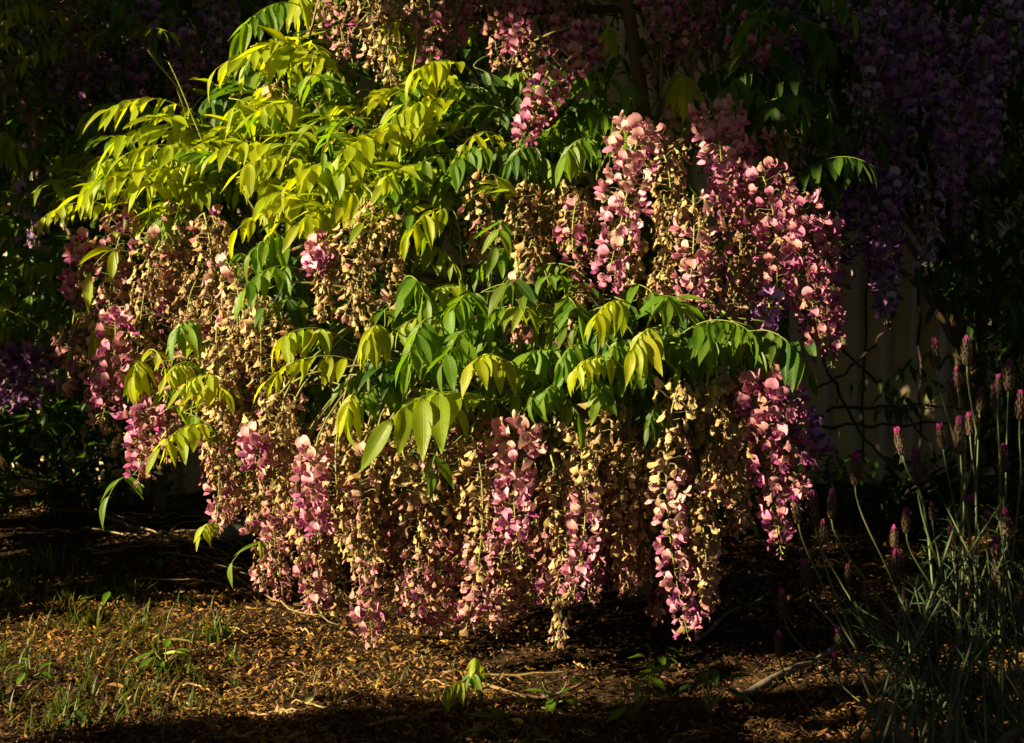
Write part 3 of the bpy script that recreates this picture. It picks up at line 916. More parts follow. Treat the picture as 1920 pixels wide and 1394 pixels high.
# new shoots standing out of the mound
for (a, b, c, d) in [((395, 300), (360, 220), (335, 150), (316, 117)), ((330, 160), (305, 130), (290, 115), (278, 95)), ((118, 640), (80, 615), (40, 590), (-10, 572)), ((600, 240), (620, 210), (560, 190), (590, 100))]:
    Y = surf(*a) - 0.04
    pts = bez(P(*a, Y + .03), P(*b, Y), P(*c, Y), P(*d, Y), 12)
    mb = MB()
    V, T = tube([W1.near(pts[0])] + pts, [0.0024] + rad(0.0022, 0.0010, 12), 5)
    mb.add(V, T, (0.19, 0.20, 0.05))
    for q in pts[3:]:
        for s_ in (-1, 1):
            Vt, Tt, Ut = random.choice(LEAFT)
            dv = Vector((s_ * random.uniform(.3, 1), -.4, .8)).normalized()
            mb.add((Vt * 0.010) @ frame(dv).T + np.array(q), Tt, (0.19, 0.20, 0.05), Ut)
    mb.obj('shoot', M_STEM, W1.root, pts[0])
# leaves deep inside the mound
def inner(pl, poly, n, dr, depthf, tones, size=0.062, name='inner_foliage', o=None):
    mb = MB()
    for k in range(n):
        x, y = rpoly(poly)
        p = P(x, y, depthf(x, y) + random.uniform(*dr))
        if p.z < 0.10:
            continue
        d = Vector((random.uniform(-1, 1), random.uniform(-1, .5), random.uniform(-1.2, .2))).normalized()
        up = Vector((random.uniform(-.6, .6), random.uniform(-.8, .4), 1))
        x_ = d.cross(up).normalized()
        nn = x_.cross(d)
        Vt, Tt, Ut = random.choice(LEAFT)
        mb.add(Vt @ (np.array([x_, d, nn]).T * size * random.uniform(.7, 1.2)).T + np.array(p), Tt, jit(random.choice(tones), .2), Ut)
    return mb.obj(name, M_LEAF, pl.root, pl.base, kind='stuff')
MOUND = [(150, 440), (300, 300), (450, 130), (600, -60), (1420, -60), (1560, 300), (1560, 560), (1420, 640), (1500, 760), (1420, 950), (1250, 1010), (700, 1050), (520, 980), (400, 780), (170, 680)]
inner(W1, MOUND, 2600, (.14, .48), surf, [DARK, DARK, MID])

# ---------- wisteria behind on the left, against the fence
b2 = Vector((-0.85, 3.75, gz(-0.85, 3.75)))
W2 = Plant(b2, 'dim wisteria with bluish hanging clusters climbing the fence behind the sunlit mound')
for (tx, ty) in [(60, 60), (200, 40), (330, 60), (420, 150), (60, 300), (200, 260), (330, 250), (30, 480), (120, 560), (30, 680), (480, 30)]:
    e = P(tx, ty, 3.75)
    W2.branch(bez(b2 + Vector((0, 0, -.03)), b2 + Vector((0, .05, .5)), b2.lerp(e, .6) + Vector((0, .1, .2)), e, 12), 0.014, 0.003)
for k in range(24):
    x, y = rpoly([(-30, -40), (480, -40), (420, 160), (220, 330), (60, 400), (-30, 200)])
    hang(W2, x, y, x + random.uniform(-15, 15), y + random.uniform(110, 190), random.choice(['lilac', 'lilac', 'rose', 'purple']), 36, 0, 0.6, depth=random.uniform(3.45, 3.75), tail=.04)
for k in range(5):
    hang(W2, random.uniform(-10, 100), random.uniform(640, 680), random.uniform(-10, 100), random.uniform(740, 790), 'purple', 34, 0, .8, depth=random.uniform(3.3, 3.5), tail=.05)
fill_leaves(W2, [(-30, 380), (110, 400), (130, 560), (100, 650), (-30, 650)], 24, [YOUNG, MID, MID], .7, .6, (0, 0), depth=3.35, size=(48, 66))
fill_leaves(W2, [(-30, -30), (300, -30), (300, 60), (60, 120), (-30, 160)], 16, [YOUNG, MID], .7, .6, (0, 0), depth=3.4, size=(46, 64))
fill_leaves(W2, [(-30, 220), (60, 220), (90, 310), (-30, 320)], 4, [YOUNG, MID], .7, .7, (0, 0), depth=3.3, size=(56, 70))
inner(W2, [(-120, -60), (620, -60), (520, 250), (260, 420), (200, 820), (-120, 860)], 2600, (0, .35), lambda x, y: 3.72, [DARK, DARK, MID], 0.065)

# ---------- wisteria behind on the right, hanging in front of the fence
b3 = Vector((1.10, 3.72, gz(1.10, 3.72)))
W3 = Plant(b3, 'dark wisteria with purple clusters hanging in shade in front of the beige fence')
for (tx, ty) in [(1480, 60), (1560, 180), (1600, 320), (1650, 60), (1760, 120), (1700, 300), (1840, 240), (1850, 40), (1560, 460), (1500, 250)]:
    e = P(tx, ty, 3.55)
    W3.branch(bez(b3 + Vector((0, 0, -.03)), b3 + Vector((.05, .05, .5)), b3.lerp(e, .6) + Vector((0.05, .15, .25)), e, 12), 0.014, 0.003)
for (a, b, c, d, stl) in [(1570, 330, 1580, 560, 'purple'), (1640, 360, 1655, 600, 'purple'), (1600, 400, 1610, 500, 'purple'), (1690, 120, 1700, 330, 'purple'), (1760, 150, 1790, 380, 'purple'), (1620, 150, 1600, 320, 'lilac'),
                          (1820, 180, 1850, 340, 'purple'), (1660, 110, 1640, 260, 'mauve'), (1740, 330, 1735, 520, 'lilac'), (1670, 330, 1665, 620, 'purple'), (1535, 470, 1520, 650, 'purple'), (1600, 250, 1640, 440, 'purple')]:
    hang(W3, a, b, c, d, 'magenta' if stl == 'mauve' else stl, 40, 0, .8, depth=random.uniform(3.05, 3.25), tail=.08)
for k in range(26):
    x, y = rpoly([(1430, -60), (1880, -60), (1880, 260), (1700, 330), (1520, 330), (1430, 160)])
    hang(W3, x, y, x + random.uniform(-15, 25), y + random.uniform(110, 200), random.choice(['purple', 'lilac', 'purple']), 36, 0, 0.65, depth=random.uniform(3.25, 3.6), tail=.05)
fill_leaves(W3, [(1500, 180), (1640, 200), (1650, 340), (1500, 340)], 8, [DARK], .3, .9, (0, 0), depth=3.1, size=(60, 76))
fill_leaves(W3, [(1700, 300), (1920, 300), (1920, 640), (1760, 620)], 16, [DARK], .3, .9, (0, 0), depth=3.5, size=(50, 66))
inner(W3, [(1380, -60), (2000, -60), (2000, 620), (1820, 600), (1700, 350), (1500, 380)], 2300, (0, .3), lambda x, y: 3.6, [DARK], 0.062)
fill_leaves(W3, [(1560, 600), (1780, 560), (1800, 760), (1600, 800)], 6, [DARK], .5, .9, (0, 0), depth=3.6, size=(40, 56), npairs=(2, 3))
# bare stems criss-crossing the fence
for (a, b, c, d) in [((1610, 330), (1640, 480), (1625, 650), (1615, 860)), ((1725, 500), (1715, 600), (1735, 700), (1720, 900)), ((1540, 610), (1600, 680), (1680, 740), (1760, 860)), ((1550, 770), (1620, 760), (1700, 755), (1800, 770)),
                     ((1545, 800), (1640, 800), (1720, 790), (1830, 800)), ((1680, 590), (1640, 660), (1590, 700), (1530, 730)), ((1540, 650), (1570, 760), (1630, 840), (1690, 900)), ((1600, 200), (1700, 300), (1740, 420), (1760, 560))]:
    Y = random.uniform(3.55, 3.8)
    pts = bez(P(*a, Y), P(*b, Y + .05), P(*c, Y), P(*d, Y), 14)
    pts = [q + Vector((random.uniform(-.006, .006), 0, random.uniform(-.006, .006))) for q in pts]
    W3.branch(pts, 0.0042, 0.0028, 'bare_stem', (0.06, 0.045, 0.03), 5)

# ---------- low dark shrubs and ferns at the foot of the fence
def low_shrub(poly, Y, n, label, size):
    cx = sum(p[0] for p in poly) / len(poly)
    g = P(cx, 900, Y)
    g.z = gz(g.x, g.y)
    root = empty('low_shrub', g, label, 'shrub')
    mb = MB()
    sm = MB()
    for k in range(n):
        x, y = rpoly(poly)
        p = P(x, y, Y + random.uniform(-.18, .18))
        if p.z < .02:
            continue
        d = Vector((random.uniform(-1, 1), random.uniform(-1, .4), random.uniform(-.5, 1))).normalized()
        Vt, Tt, Ut = random.choice(LEAFT)
        mb.add((Vt * np.array([1.2, 1, 1]) * size * random.uniform(.6, 1.2)) @ frame(d).T + np.array(p), Tt, jit(DARK, .3), Ut)
        if k % 30 == 0:
            V, T = tube(bez(g + Vector((random.uniform(-.05, .05), 0, -.02)), g + Vector((0, 0, .15)), p - Vector((0, 0, .1)), p, 8), rad(.004, .0015, 8), 4)
            sm.add(V, T, (.06, .05, .03))
    mb.obj('foliage', M_LEAF, root, g, kind='stuff')
    sm.obj('stems', M_BARK, root, g)
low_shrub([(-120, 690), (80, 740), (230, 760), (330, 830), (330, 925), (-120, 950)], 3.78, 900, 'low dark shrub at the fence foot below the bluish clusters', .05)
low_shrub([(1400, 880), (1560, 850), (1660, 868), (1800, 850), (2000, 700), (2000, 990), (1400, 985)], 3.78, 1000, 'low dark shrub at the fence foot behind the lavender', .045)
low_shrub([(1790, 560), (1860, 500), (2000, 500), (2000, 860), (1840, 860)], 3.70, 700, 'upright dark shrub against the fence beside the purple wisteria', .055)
def fern(px, py, lab, fr):
    g = PG(px, py)
    g.z = gz(g.x, g.y)
    root = empty('fern', g, lab, 'fern')
    for (x, y) in fr:
        e = P(x, y, g.y - random.uniform(0, .12))
        compound_leaf(root, g.lerp(e, .25) + Vector((0, 0, .06)), e, (0.03, 0.085, 0.025), .026, .35, 13, False, g, .25)
fern(20, 945, 'small dim green fern in front of the low shrub', [(100, 825), (60, 805), (-20, 830), (110, 870), (10, 790), (-50, 880)])

# ------------------------------------------------------------------ pergola pole and rail in the vines
def pole(name, a, b, r, label, cat, col=(0.16, 0.10, 0.05)):
    a, b = Vector(a), Vector(b)
    n = 9
    pts = [a.lerp(b, i / (n - 1)) + Vector((random.uniform(-.002, .002), 0, 0)) for i in range(n)]
    V, T = tube(pts, [r * random.uniform(.94, 1.06) for _ in pts], 10)
    mb = MB()
    mb.add(V, T, col)
    return tag(mb.obj(name, M_BARK, None, a), label, cat)
a = P(1172, -20, 3.05)
dirn = (P(1212, 190, 3.02) - a)
k = (0 - a.z) / dirn.z
foot = a + dirn * k
foot.z = gz(foot.x, foot.y) - 0.03
topp = a - dirn * 0.8
def leaning_pole():
    f = P(1225, 1000, 3.03)
    f.z = gz(f.x, f.y) - .03
    low = P(1222, 420, 3.03)
    pts = bez(topp, P(1212, 190, 3.02), P(1222, 300, 3.03), low, 9) + [low.lerp(f, t) for t in (.33, .66, 1)]
    V, T = tube(pts, [0.013 * random.uniform(.94, 1.06) for _ in pts], 10)
    mb = MB()
    mb.add(V, T, (0.16, 0.10, 0.05))
    tag(mb.obj('garden_pole', M_BARK, None, f), 'dark round wooden pole rising out of the flowers', 'pole')
leaning_pole()
pole('garden_rail', P(540, 30, 3.16), P(1200, 16, 3.045), 0.009, 'dark horizontal wooden rail among the top flower clusters', 'rail', (0.07, 0.045, 0.025))

# ------------------------------------------------------------------ lavender
lb = PG(1830, 1394)
LBASE = Vector((0.56, 1.96, gz(0.56, 1.96)))
LAV = empty('lavender_bush', LBASE, 'lavender bush with grey-green leaves and upright purple flower spikes on long stems', 'lavender')
SP = [(443, 488, 440, 585, 550, 870), (368, 600, 365, 690, 580, 1030), (340, 695, 335, 775, 430, 1060), (308, 605, 315, 710, 400, 900), (252, 620, 262, 705, 380, 990), (278, 820, 290, 900, 380, 1030), (208, 910, 217, 1000, 400, 1215),
      (198, 1043, 203, 1125, 345, 1360), (630, 468, 634, 585, 750, 1000), (570, 408, 588, 490, 640, 600), (703, 395, 715, 470, 760, 700), (766, 375, 766, 490, 790, 650), (741, 253, 752, 340, 770, 480), (836, 280, 830, 360, 820, 600),
      (876, 275, 882, 360, 900, 640), (888, 240, 886, 300, 892, 480), (688, 125, 695, 220, 745, 420), (788, 120, 790, 210, 820, 420), (923, 195, 920, 290, 915, 450), (906, 460, 908, 545, 910, 700), (800, 618, 800, 710, 780, 930),
      (851, 668, 852, 755, 870, 930), (908, 660, 915, 760, 960, 860), (880, 752, 885, 910, 900, 1250), (912, 822, 910, 900, 940, 1010), (958, 905, 955, 1005, 945, 1210), (600, 657, 600, 735, 690, 920), (562, 712, 562, 780, 575, 900),
      (566, 788, 570, 900, 640, 1120), (605, 885, 592, 945, 600, 1010), (598, 1030, 595, 1110, 665, 1290), (686, 1090, 682, 1215, 720, 1340), (703, 1195, 705, 1270, 750, 1394), (757, 940, 762, 1015, 790, 1200), (740, 715, 745, 790, 770, 930),
      (761, 1073, 765, 1145, 795, 1280), (853, 1175, 853, 1265, 855, 1394), (818, 1290, 825, 1390, 835, 1440), (535, 1270, 540, 1385, 560, 1440), (510, 1265, 515, 1325, 540, 1420), (598, 1280, 605, 1360, 640, 1440), (630, 1355, 640, 1420, 660, 1480),
      (520, 1010, 525, 1060, 580, 1145), (492, 1132, 495, 1185, 560, 1260), (385, 1035, 390, 1100, 480, 1210), (372, 1110, 385, 1180, 430, 1250), (417, 835, 420, 900, 450, 990), (430, 1278, 440, 1330, 465, 1400), (942, 1350, 945, 1420, 950, 1480),
      (680, 640, 682, 695, 700, 800), (795, 360, 800, 430, 815, 560), (957, 290, 955, 380, 960, 520), (757, 215, 762, 280, 780, 420), (470, 900, 480, 960, 520, 1060)]
def spike_mesh(seed, lit):
    """flower head along +Z, unit length: whorls of bracts, topped by a tuft of petals"""
    r = random.Random(seed)
    mb = MB()
    V, T = tube([Vector((0, 0, z)) for z in (0, .25, .55, .8)], [.07, .12, .12, .05], 6)
    mb.add(V, T, (0.09, 0.07, 0.05))
    Vt, Tt, Ut = LEAFT[seed % 10]
    nw = 7
    for i in range(nw):
        z = 0.02 + 0.74 * i / (nw - 1)
        rr = 0.135 * math.sin(math.pi * (0.22 + 0.62 * i / (nw - 1)))
        for k in range(6):
            a = k * math.pi / 3 + i * 0.52 + r.uniform(-.2, .2)
            d = Vector((math.cos(a) * .55, math.sin(a) * .55, 1)).normalized()
            c = lerp((0.15, 0.10, 0.05), (0.12, 0.06, 0.08), r.random() ** 1.5)
            mb.add((Vt * np.array([.30, .20, .2]) * 1.0) @ frame(d, (math.cos(a), math.sin(a), 0)).T + np.array((math.cos(a) * rr, math.sin(a) * rr, z)), Tt, jit(c, .2))
    return mb
def tuft_mesh(seed):
    r = random.Random(seed)
    mb = MB()
    Vt, Tt, Ut = LEAFT[(seed + 3) % 10]
    for k in range(7):
        a = k * 2 * math.pi / 7 + r.uniform(-.3, .3)
        d = Vector((math.cos(a) * .30, math.sin(a) * .30, 1)).normalized()
        mb.add((Vt * np.array([.55, .36, .3])) @ frame(d, (math.cos(a), math.sin(a), 0)).T + np.array((math.cos(a) * .04, math.sin(a) * .04, .72)), Tt, jit((0.32, 0.035, 0.21), .25))
    return mb
SPM = [spike_mesh(k, 1).mesh('flower_spike', M_LAV) for k in range(5)]
TFM = [tuft_mesh(k).mesh('petal_tuft', M_PETAL) for k in range(5)]
Z8 = lambda zx, zy: (1340 + zx * 0.5986, 560 + zy * 0.5983)
for i, (ax_, ay, bx_, by, cx_, cy) in enumerate(SP):
    Y = 2.02 + 0.22 * random.random() + (0.12 if ay < 400 else 0)
    t3, b3_, c3 = P(*Z8(ax_, ay), Y), P(*Z8(bx_, by), Y), P(*Z8(cx_, cy), Y + .02)
    low = LBASE + Vector((random.uniform(-.10, .12), random.uniform(-.06, .10), 0.06))
    pts = bez(b3_, b3_ + (b3_ - t3) * .8, c3 + (b3_ - c3) * .3, c3, 9) + bez(c3, c3 + (c3 - b3_).normalized() * .05, low + (c3 - low) * .35, low, 8)[1:]
    mb = MB()
    V, T = tube(pts, rad(0.0011, 0.0019, len(pts)), 5)
    mb.add(V, T, jit((0.10, 0.115, 0.05), .2))
    stem = mb.obj('flower_stem', M_STEM, LAV, b3_)
    ax3 = (t3 - b3_)
    q = ax3.to_track_quat('Z', 'Y').to_matrix().to_4x4()
    ln = max(ax3.length, 0.022)
    wd = min(1.0, 0.044 / ln)
    sp = bpy.data.objects.new('flower_spike', SPM[i % 5])
    COL.objects.link(sp)
    sp.parent = stem
    sp.matrix_basis = q @ Matrix.Diagonal((ln * 1.0 * wd, ln * 1.0 * wd, ln, 1)) @ Matrix.Rotation(random.random() * 6, 4, 'Z')
    tf = bpy.data.objects.new('petal_tuft', TFM[i % 5])
    COL.objects.link(tf)
    tf.parent = sp
# lavender foliage shoots
LAVT = leaflet_tpl(0.3, 0.5, 0.0, 4)
def lav_shoot(p0, p1, n):
    mb = MB()
    pts = bez(p0, p0.lerp(p1, .3) + Vector((0, 0, .03)), p0.lerp(p1, .7) + Vector((0, 0, .02)), p1, 9)
    V, T = tube(pts, rad(.0022, .0009, 9), 4)
    mb.add(V, T, (0.11, 0.12, 0.075))
    for k in range(n):
        t = 0.25 + .75 * k / n
        q = pts[min(8, int(t * 9))].lerp(pts[min(8, int(t * 9) + 1)], t * 9 - int(t * 9))
        a = k * 2.4
        tan = (p1 - p0).normalized()
        e1 = tan.orthogonal().normalized()
        e2 = tan.cross(e1)
        d = (tan * random.uniform(.5, 1.2) + e1 * math.cos(a) + e2 * math.sin(a)).normalized()
        Vt, Tt, Ut = LAVT
        sz = random.uniform(.016, .032)
        mb.add((Vt * np.array([.36, 1, .6]) * sz) @ frame(d, tan).T + np.array(q), Tt, jit((0.028, 0.062, 0.022), .25))
    mb.obj('leafy_shoot', M_LAV, LAV, p0)
for k in range(64):
    x, y = rpoly([(1570, 1150), (1650, 1110), (1740, 1010), (1760, 930), (1930, 880), (1930, 1420), (1560, 1420), (1555, 1220)])
    p1 = P(x, y, random.uniform(2.02, 2.30))
    p0 = LBASE + Vector((random.uniform(-.13, .15), random.uniform(-.08, .12), random.uniform(.03, .08)))
    if p1.z < 0.05:
        continue
    mid = p0.lerp(p1, random.uniform(.35, .7))
    lav_shoot(p0, p1, 26)
mb = MB()
for k in range(5):
    a = k * 1.3
    V, T = tube([LBASE + Vector((0, 0, -.02)), LBASE + Vector((math.cos(a) * .05, math.sin(a) * .05, .05)), LBASE + Vector((math.cos(a) * .12, math.sin(a) * .09, .11))], [.010, .008, .005], 6)
    mb.add(V, T, (0.10, 0.07, 0.05))
mb.obj('woody_base', M_BARK, LAV, LBASE)

# ------------------------------------------------------------------ litter, grass, weeds, twigs
def ground_pt(poly):
    while True:
        x, y = rpoly(poly)
        g = PG(x, y)
        return Vector((g.x, g.y, gz(g.x, g.y)))
def build_litter():
    mb = MB()
    cols = [(0.30, 0.150, 0.032), (0.17, 0.08, 0.02), (0.35, 0.19, 0.045), (0.07, 0.032, 0.012), (0.045, 0.025, 0.012), (0.19, 0.085, 0.02), (0.09, 0.045, 0.018), (0.40, 0.21, 0.05)]
    for k in range(85000):
        y = 2.08 + 2.1 * random.random() ** 1.6
        x = random.uniform(-.40, .40) * y
        z = gz(x, y)
        L = random.uniform(.0025, .0065) * (1 + 1.6 * random.random() ** 8)
        Wd = L * random.uniform(.12, .5)
        a = random.uniform(0, 6.28)
        til = random.uniform(-.7, .7)
        rol = random.uniform(-.9, .9)
        d = np.array((math.cos(a) * math.cos(til), math.sin(a) * math.cos(til), math.sin(til)))
        s = np.array((-math.sin(a) * math.cos(rol), math.cos(a) * math.cos(rol), math.sin(rol)))
        n = np.cross(d, s)
        c = np.array((x, y, z + random.uniform(.001, .012)))
        V = np.array([c - d * L, c - s * Wd, c + d * L, c + s * Wd, c + n * L * random.uniform(.05, .35)])
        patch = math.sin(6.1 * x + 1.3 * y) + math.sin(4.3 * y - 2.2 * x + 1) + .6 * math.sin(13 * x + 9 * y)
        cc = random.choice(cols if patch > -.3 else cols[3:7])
        if random.random() < (.05 if abs(x) < .6 and y < 2.9 else .01):
            cc = random.choice([(0.34, 0.15, 0.16), (0.40, 0.26, 0.14)])
        elif random.random() < .18 and patch < -.5:
            continue
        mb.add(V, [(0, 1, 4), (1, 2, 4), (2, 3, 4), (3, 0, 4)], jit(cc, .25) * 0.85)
    o = mb.obj('leaf_litter', M_LITTER, smooth=False, kind='stuff')
    o['label'] = 'brown bark chips and dry leaf litter covering the soil'
    o['category'] = 'leaf litter'
build_litter()
def blade(mb, p, h, lean, wdt, col):
    a = random.uniform(0, 6.28)
    d = Vector((math.cos(a), math.sin(a), 0))
    s = Vector((-d.y, d.x, 0))
    V = []
    for i in range(5):
        t = i / 4
        c = p + d * (lean * h * t * t) + Vector((0, 0, h * (t - 0.35 * lean * t * t)))
        ww = wdt * (1 - t) ** .6 + 0.0002
        V += [c - s * ww, c + s * ww]
    T = []
    for i in range(4):
        b = i * 2
        T += [(b, b + 1, b + 3), (b, b + 3, b + 2)]
    mb.add(np.array(V), T, col)
GR = [(0.055, 0.085, 0.008), (0.09, 0.11, 0.010), (0.035, 0.06, 0.008), (0.12, 0.085, 0.018)]
def build_grass():
    mb = MB()
    polyA = [(-60, 1060), (130, 1100), (330, 1130), (430, 1180), (450, 1260), (330, 1300), (420, 1400), (-60, 1420)]
    for k in range(120):
        c = ground_pt(polyA)
        for j in range(random.randint(5, 16)):
            p = c + Vector((random.gauss(0, .018), random.gauss(0, .018), 0))
            p.z = gz(p.x, p.y) - .002
            blade(mb, p, random.uniform(.02, .05), random.uniform(.2, 1.1), random.uniform(.0010, .0022), jit(random.choice(GR), .2))
    for k in range(60):
        c = ground_pt([(350, 1180), (900, 1230), (1100, 1320), (1000, 1400), (350, 1400)])
        for j in range(random.randint(2, 6)):
            p = c + Vector((random.gauss(0, .01), random.gauss(0, .01), 0))
            p.z = gz(p.x, p.y) - .002
            blade(mb, p, random.uniform(.015, .04), random.uniform(.3, 1.2), .0014, jit(random.choice(GR), .2))
    o = mb.obj('grass', M_GRASS, smooth=True, kind='stuff')
    o['label'] = 'short green grass growing thinly through the litter'
    o['category'] = 'grass'
build_grass()
def tuft(px, py, n, h, label):
    g = PG(px, py)
    g.z = gz(g.x, g.y)
    mb = MB()
    for j in range(n):
        p = g + Vector((random.gauss(0, .016), random.gauss(0, .012), -.003))
        blade(mb, p, h * random.uniform(.5, 1.1), random.uniform(.1, .7), random.uniform(.0016, .0030), jit(random.choice(GR[:3]), .2))
    tag(mb.obj('grass_tuft', M_GRASS, None, g), label, 'grass tuft')
tuft(20, 1115, 45, .07, 'wide green grass tuft with a yellow weed blade cluster at the lawn edge')
tuft(90, 1108, 40, .085, 'tall broad-bladed grass tuft beside the bare dark soil')
tuft(400, 1225, 26, .055, 'thin seeding grass tuft standing alone in the brown litter')
tuft(160, 1200, 30, .05, 'low grass tuft among small weeds')
tuft(330, 1290, 24, .045, 'small sparse grass tuft next to the broad-leaved weed')
def weed(px, py, n, size, h, label, tone=MID, name='weed', up=0.6):
    g = PG(px, py)
    g.z = gz(g.x, g.y)
    root = empty(name, g, label, 'weed')
    mb = MB()
    tops = []
    for j in range(n):
        a = j * 2.4 + random.uniform(-.3, .3)
        e = g + Vector((math.cos(a) * size * .5, math.sin(a) * size * .5, h * random.uniform(.4, 1)))
        V, T = tube(bez(g + Vector((0, 0, -.004)), g + Vector((0, 0, h * .4)), e - Vector((0, 0, h * .2)), e, 6), rad(.0016, .0009, 6), 4)
        mb.add(V, T, (0.12, 0.13, 0.04))
        tops.append((e, a))
    mb.obj('stem', M_STEM, root, g)
    for e, a in tops:
        d = Vector((math.cos(a), math.sin(a), up * random.uniform(-.6, .8))).normalized()
        lm = MB()
        Vt, Tt, Ut = random.choice(LEAFT)
        lm.add((Vt * np.array([1.25, 1, 1]) * size * random.uniform(.7, 1.1)) @ frame(d).T, Tt, jit(tone, .15), Ut)
        link('leaf', lm.mesh('leaf', M_LEAF), root, e)
weed(215, 1150, 7, .045, .04, 'broad-leaved green weed beside the tall grass tuft')
weed(310, 1270, 9, .04, .03, 'flat rosette weed with rounded leaves on brown litter')
weed(60, 1300, 8, .035, .03, 'low leafy weed in the shaded grass')
weed(130, 1370, 8, .035, .03, 'small leafy weed in dark grass at the lawn corner', DARK)
weed(300, 1085, 5, .035, .035, 'tiny upright weed on the dark soil edge')
weed(1040, 1295, 7, .04, .05, 'small green seedling under the tan flower clusters')
weed(1190, 1330, 12, .045, .09, 'leafy dark green seedling in shade under the mound', MID)
weed(1230, 1270, 10, .035, .08, 'taller glossy green seedling behind the shaded seedling', MID)
weed(960, 1385, 8, .055, .05, 'broad dark seedling at the edge of the lit litter', DARK)
weed(1330, 1340, 8, .045, .10, 'dim seedling with drooping leaves near the lavender', DARK)
def seedling(px, py, lab, spots):
    g = PG(px, py)
    g.z = gz(g.x, g.y)
    root = empty('wisteria_sucker', g, lab, 'seedling')
    pl = type('X', (), {})()
    for (x1, y1, sz, dr, n, tone) in spots:
        e = P(x1, y1, g.y - .03)
        e.z = max(e.z, gz(e.x, e.y) + .03)
        a = g.lerp(e, .45) + Vector((0, 0, .03))
        compound_leaf(root, a, e, tone, sz * PXM(g.y), dr, n, True, g + Vector((0, 0, -.004)), .2)
seedling(905, 1310, 'bright sucker with long drooping leaflets sprouting from the lit litter', [(835, 1305, 46, .8, 5, YOUNG), (890, 1235, 40, 1.3, 3, YOUNG), (880, 1270, 36, .8, 3, MID)])
def twig(name, pts2, r, label, group=None, col=(0.22, 0.16, 0.09), z=0.008, part=False, cat='twig'):
    pts = []
    for (x, y) in pts2:
        g = PG(x, y)
        pts.append(Vector((g.x, g.y, gz(g.x, g.y) + z)))
    pts = bez(*pts, 10)
    for q in pts:
        q.z = gz(q.x, q.y) + z * random.uniform(.6, 1.2)
    V, T = tube(pts, [r * random.uniform(.8, 1.15) * (1 - .4 * i / 9) for i in range(10)], 5)
    mb = MB()
    mb.add(V, T, jit(col, .15))
    o = mb.obj(name, M_BARK, None, pts[0])
    return tag(o, label, cat, group)
twig('fallen_branch', [(1385, 1300), (1450, 1280), (1520, 1250), (1600, 1200)], .008, 'thick grey fallen branch lying in shade toward the lavender', None, (0.16, 0.12, 0.09), .008, cat='branch')
twig('fallen_branch', [(1290, 1200), (1350, 1150), (1400, 1130), (1440, 1110)], .004, 'slender fallen branch on the dark soil under the pink tip', None, (0.2, 0.15, 0.11), .006, cat='branch')
twig('fallen_branch', [(690, 1380), (740, 1355), (800, 1335), (860, 1310)], .0035, 'straight tan stick in the lit litter beside the bright sucker', None, (0.30, 0.2, 0.1), .008, cat='branch')
twig('fallen_branch', [(900, 1275), (960, 1290), (1030, 1290), (1100, 1262)], .004, 'curved brown stick below the lowest tan cluster', None, (0.24, 0.15, 0.08), .008, cat='branch')
twig('fallen_branch', [(830, 1262), (900, 1250), (1000, 1255), (1100, 1240)], .003, 'long thin dry stick under the hanging rosy clusters', None, (0.26, 0.18, 0.1), .008, cat='branch')
for k in range(46):
    x, y = rpoly([(130, 930), (430, 905), (520, 1060), (620, 1120), (560, 1180), (300, 1110), (120, 1040)])
    a = random.uniform(-.6, .6)
    L = random.uniform(30, 110)
    c, s = math.cos(a) * L, math.sin(a) * L * .5
    twig('dry_twig', [(x - c, y - s), (x - c * .3, y - s * .3 + random.uniform(-15, 15)), (x + c * .3, y + s * .3 + random.uniform(-15, 15)), (x + c, y + s)], random.uniform(.0014, .0028),
         'thin dry twig on the dark soil left of the hanging flowers', 'dry twigs under the mound', z=random.uniform(.006, .03))
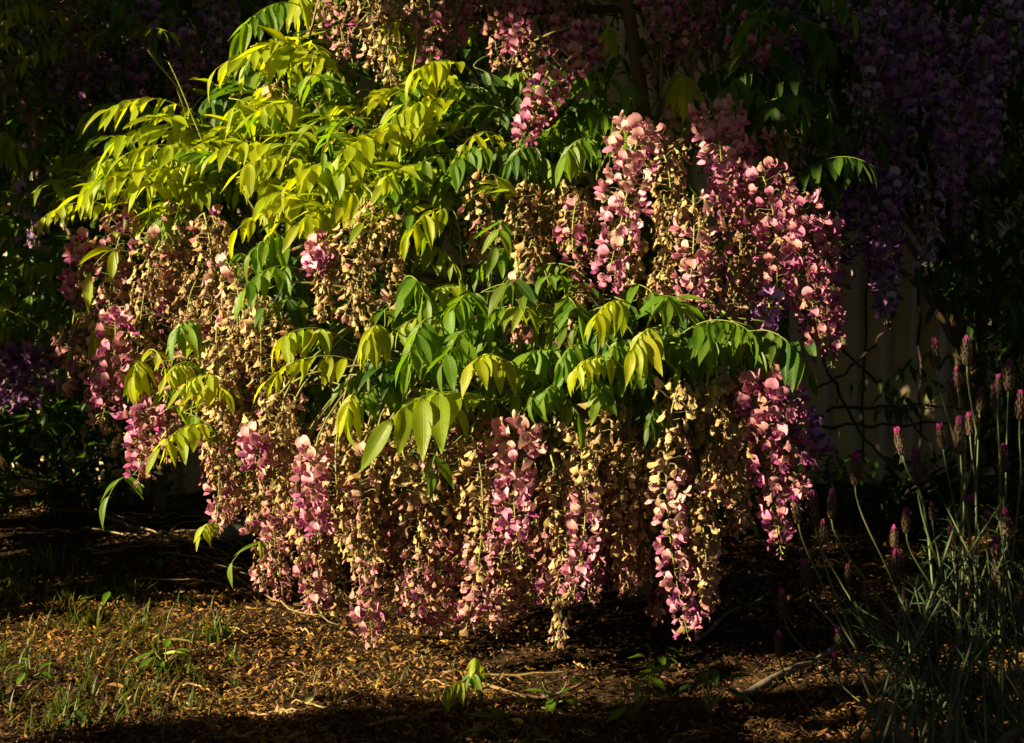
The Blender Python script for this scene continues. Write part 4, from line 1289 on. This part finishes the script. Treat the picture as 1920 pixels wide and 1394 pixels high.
for k in range(22):
    x, y = rpoly([(450, 1180), (1150, 1240), (1150, 1390), (150, 1390)])
    a = random.uniform(-.5, .5)
    L = random.uniform(15, 50)
    c, s = math.cos(a) * L, math.sin(a) * L * .5
    twig('dry_stalk', [(x - c, y - s), (x - c * .3, y - s * .3 - 8), (x + c * .3, y + s * .3 + 8), (x + c, y + s)], random.uniform(.0012, .0022), 'short golden dry stalk lying in the sunlit litter', 'dry stalks in the litter', (0.36, 0.24, 0.1), z=.012)
# stone under the left edge of the flowers
def stone():
    g = PG(445, 1015)
    g.z = gz(g.x, g.y)
    V, T = [], []
    rows, cc = 7, 10
    for i in range(rows):
        for j in range(cc):
            th = math.pi * i / (rows - 1)
            ph = 2 * math.pi * j / cc
            k = 1 + .15 * math.sin(3 * ph + i) + .1 * math.sin(2 * th + 5 * ph)
            V.append(g + Vector((.045 * k * math.sin(th) * math.cos(ph), .035 * k * math.sin(th) * math.sin(ph), .012 + .025 * k * math.cos(th))))
    for i in range(rows - 1):
        for j in range(cc):
            a, b = i * cc + j, i * cc + (j + 1) % cc
            T += [(a, a + cc, b + cc), (a, b + cc, b)]
    mb = MB()
    mb.add(np.array(V, float), T, (0.16, 0.15, 0.12))
    tag(mb.obj('stone', M_STONE, None, g), 'grey rounded stone half hidden beneath the left flower clusters', 'stone')
stone()
# fallen leaves and petals lying singly in the litter
for k, (x, y, c) in enumerate([(300, 1262, (.40, .36, .10)), (580, 1340, (.34, .32, .09)), (360, 1237, (.45, .36, .12)), (540, 1290, (.42, .33, .12)), (1015, 1290, (.46, .30, .26)), (980, 1345, (.40, .25, .1)), (820, 1330, (.34, .2, .1)), (200, 1320, (.3, .16, .07))]):
    g = PG(x, y)
    lm = MB()
    Vt, Tt, Ut = LEAFT[k % 10]
    d = Vector((math.cos(k * 1.7), math.sin(k * 1.7), .25)).normalized()
    lm.add((Vt * np.array([1.2, 1, 1]) * random.uniform(.03, .045)) @ frame(d).T, Tt, c, Ut)
    o = lm.obj('fallen_leaf', M_LITTER, None)
    o.location = (g.x, g.y, gz(g.x, g.y) + .010)
    tag(o, 'pale dry fallen leaf curled on the lit litter', 'fallen leaf', 'fallen leaves on the litter')
for o in bpy.data.objects:
    if 'wpos' in o:
        del o['wpos']
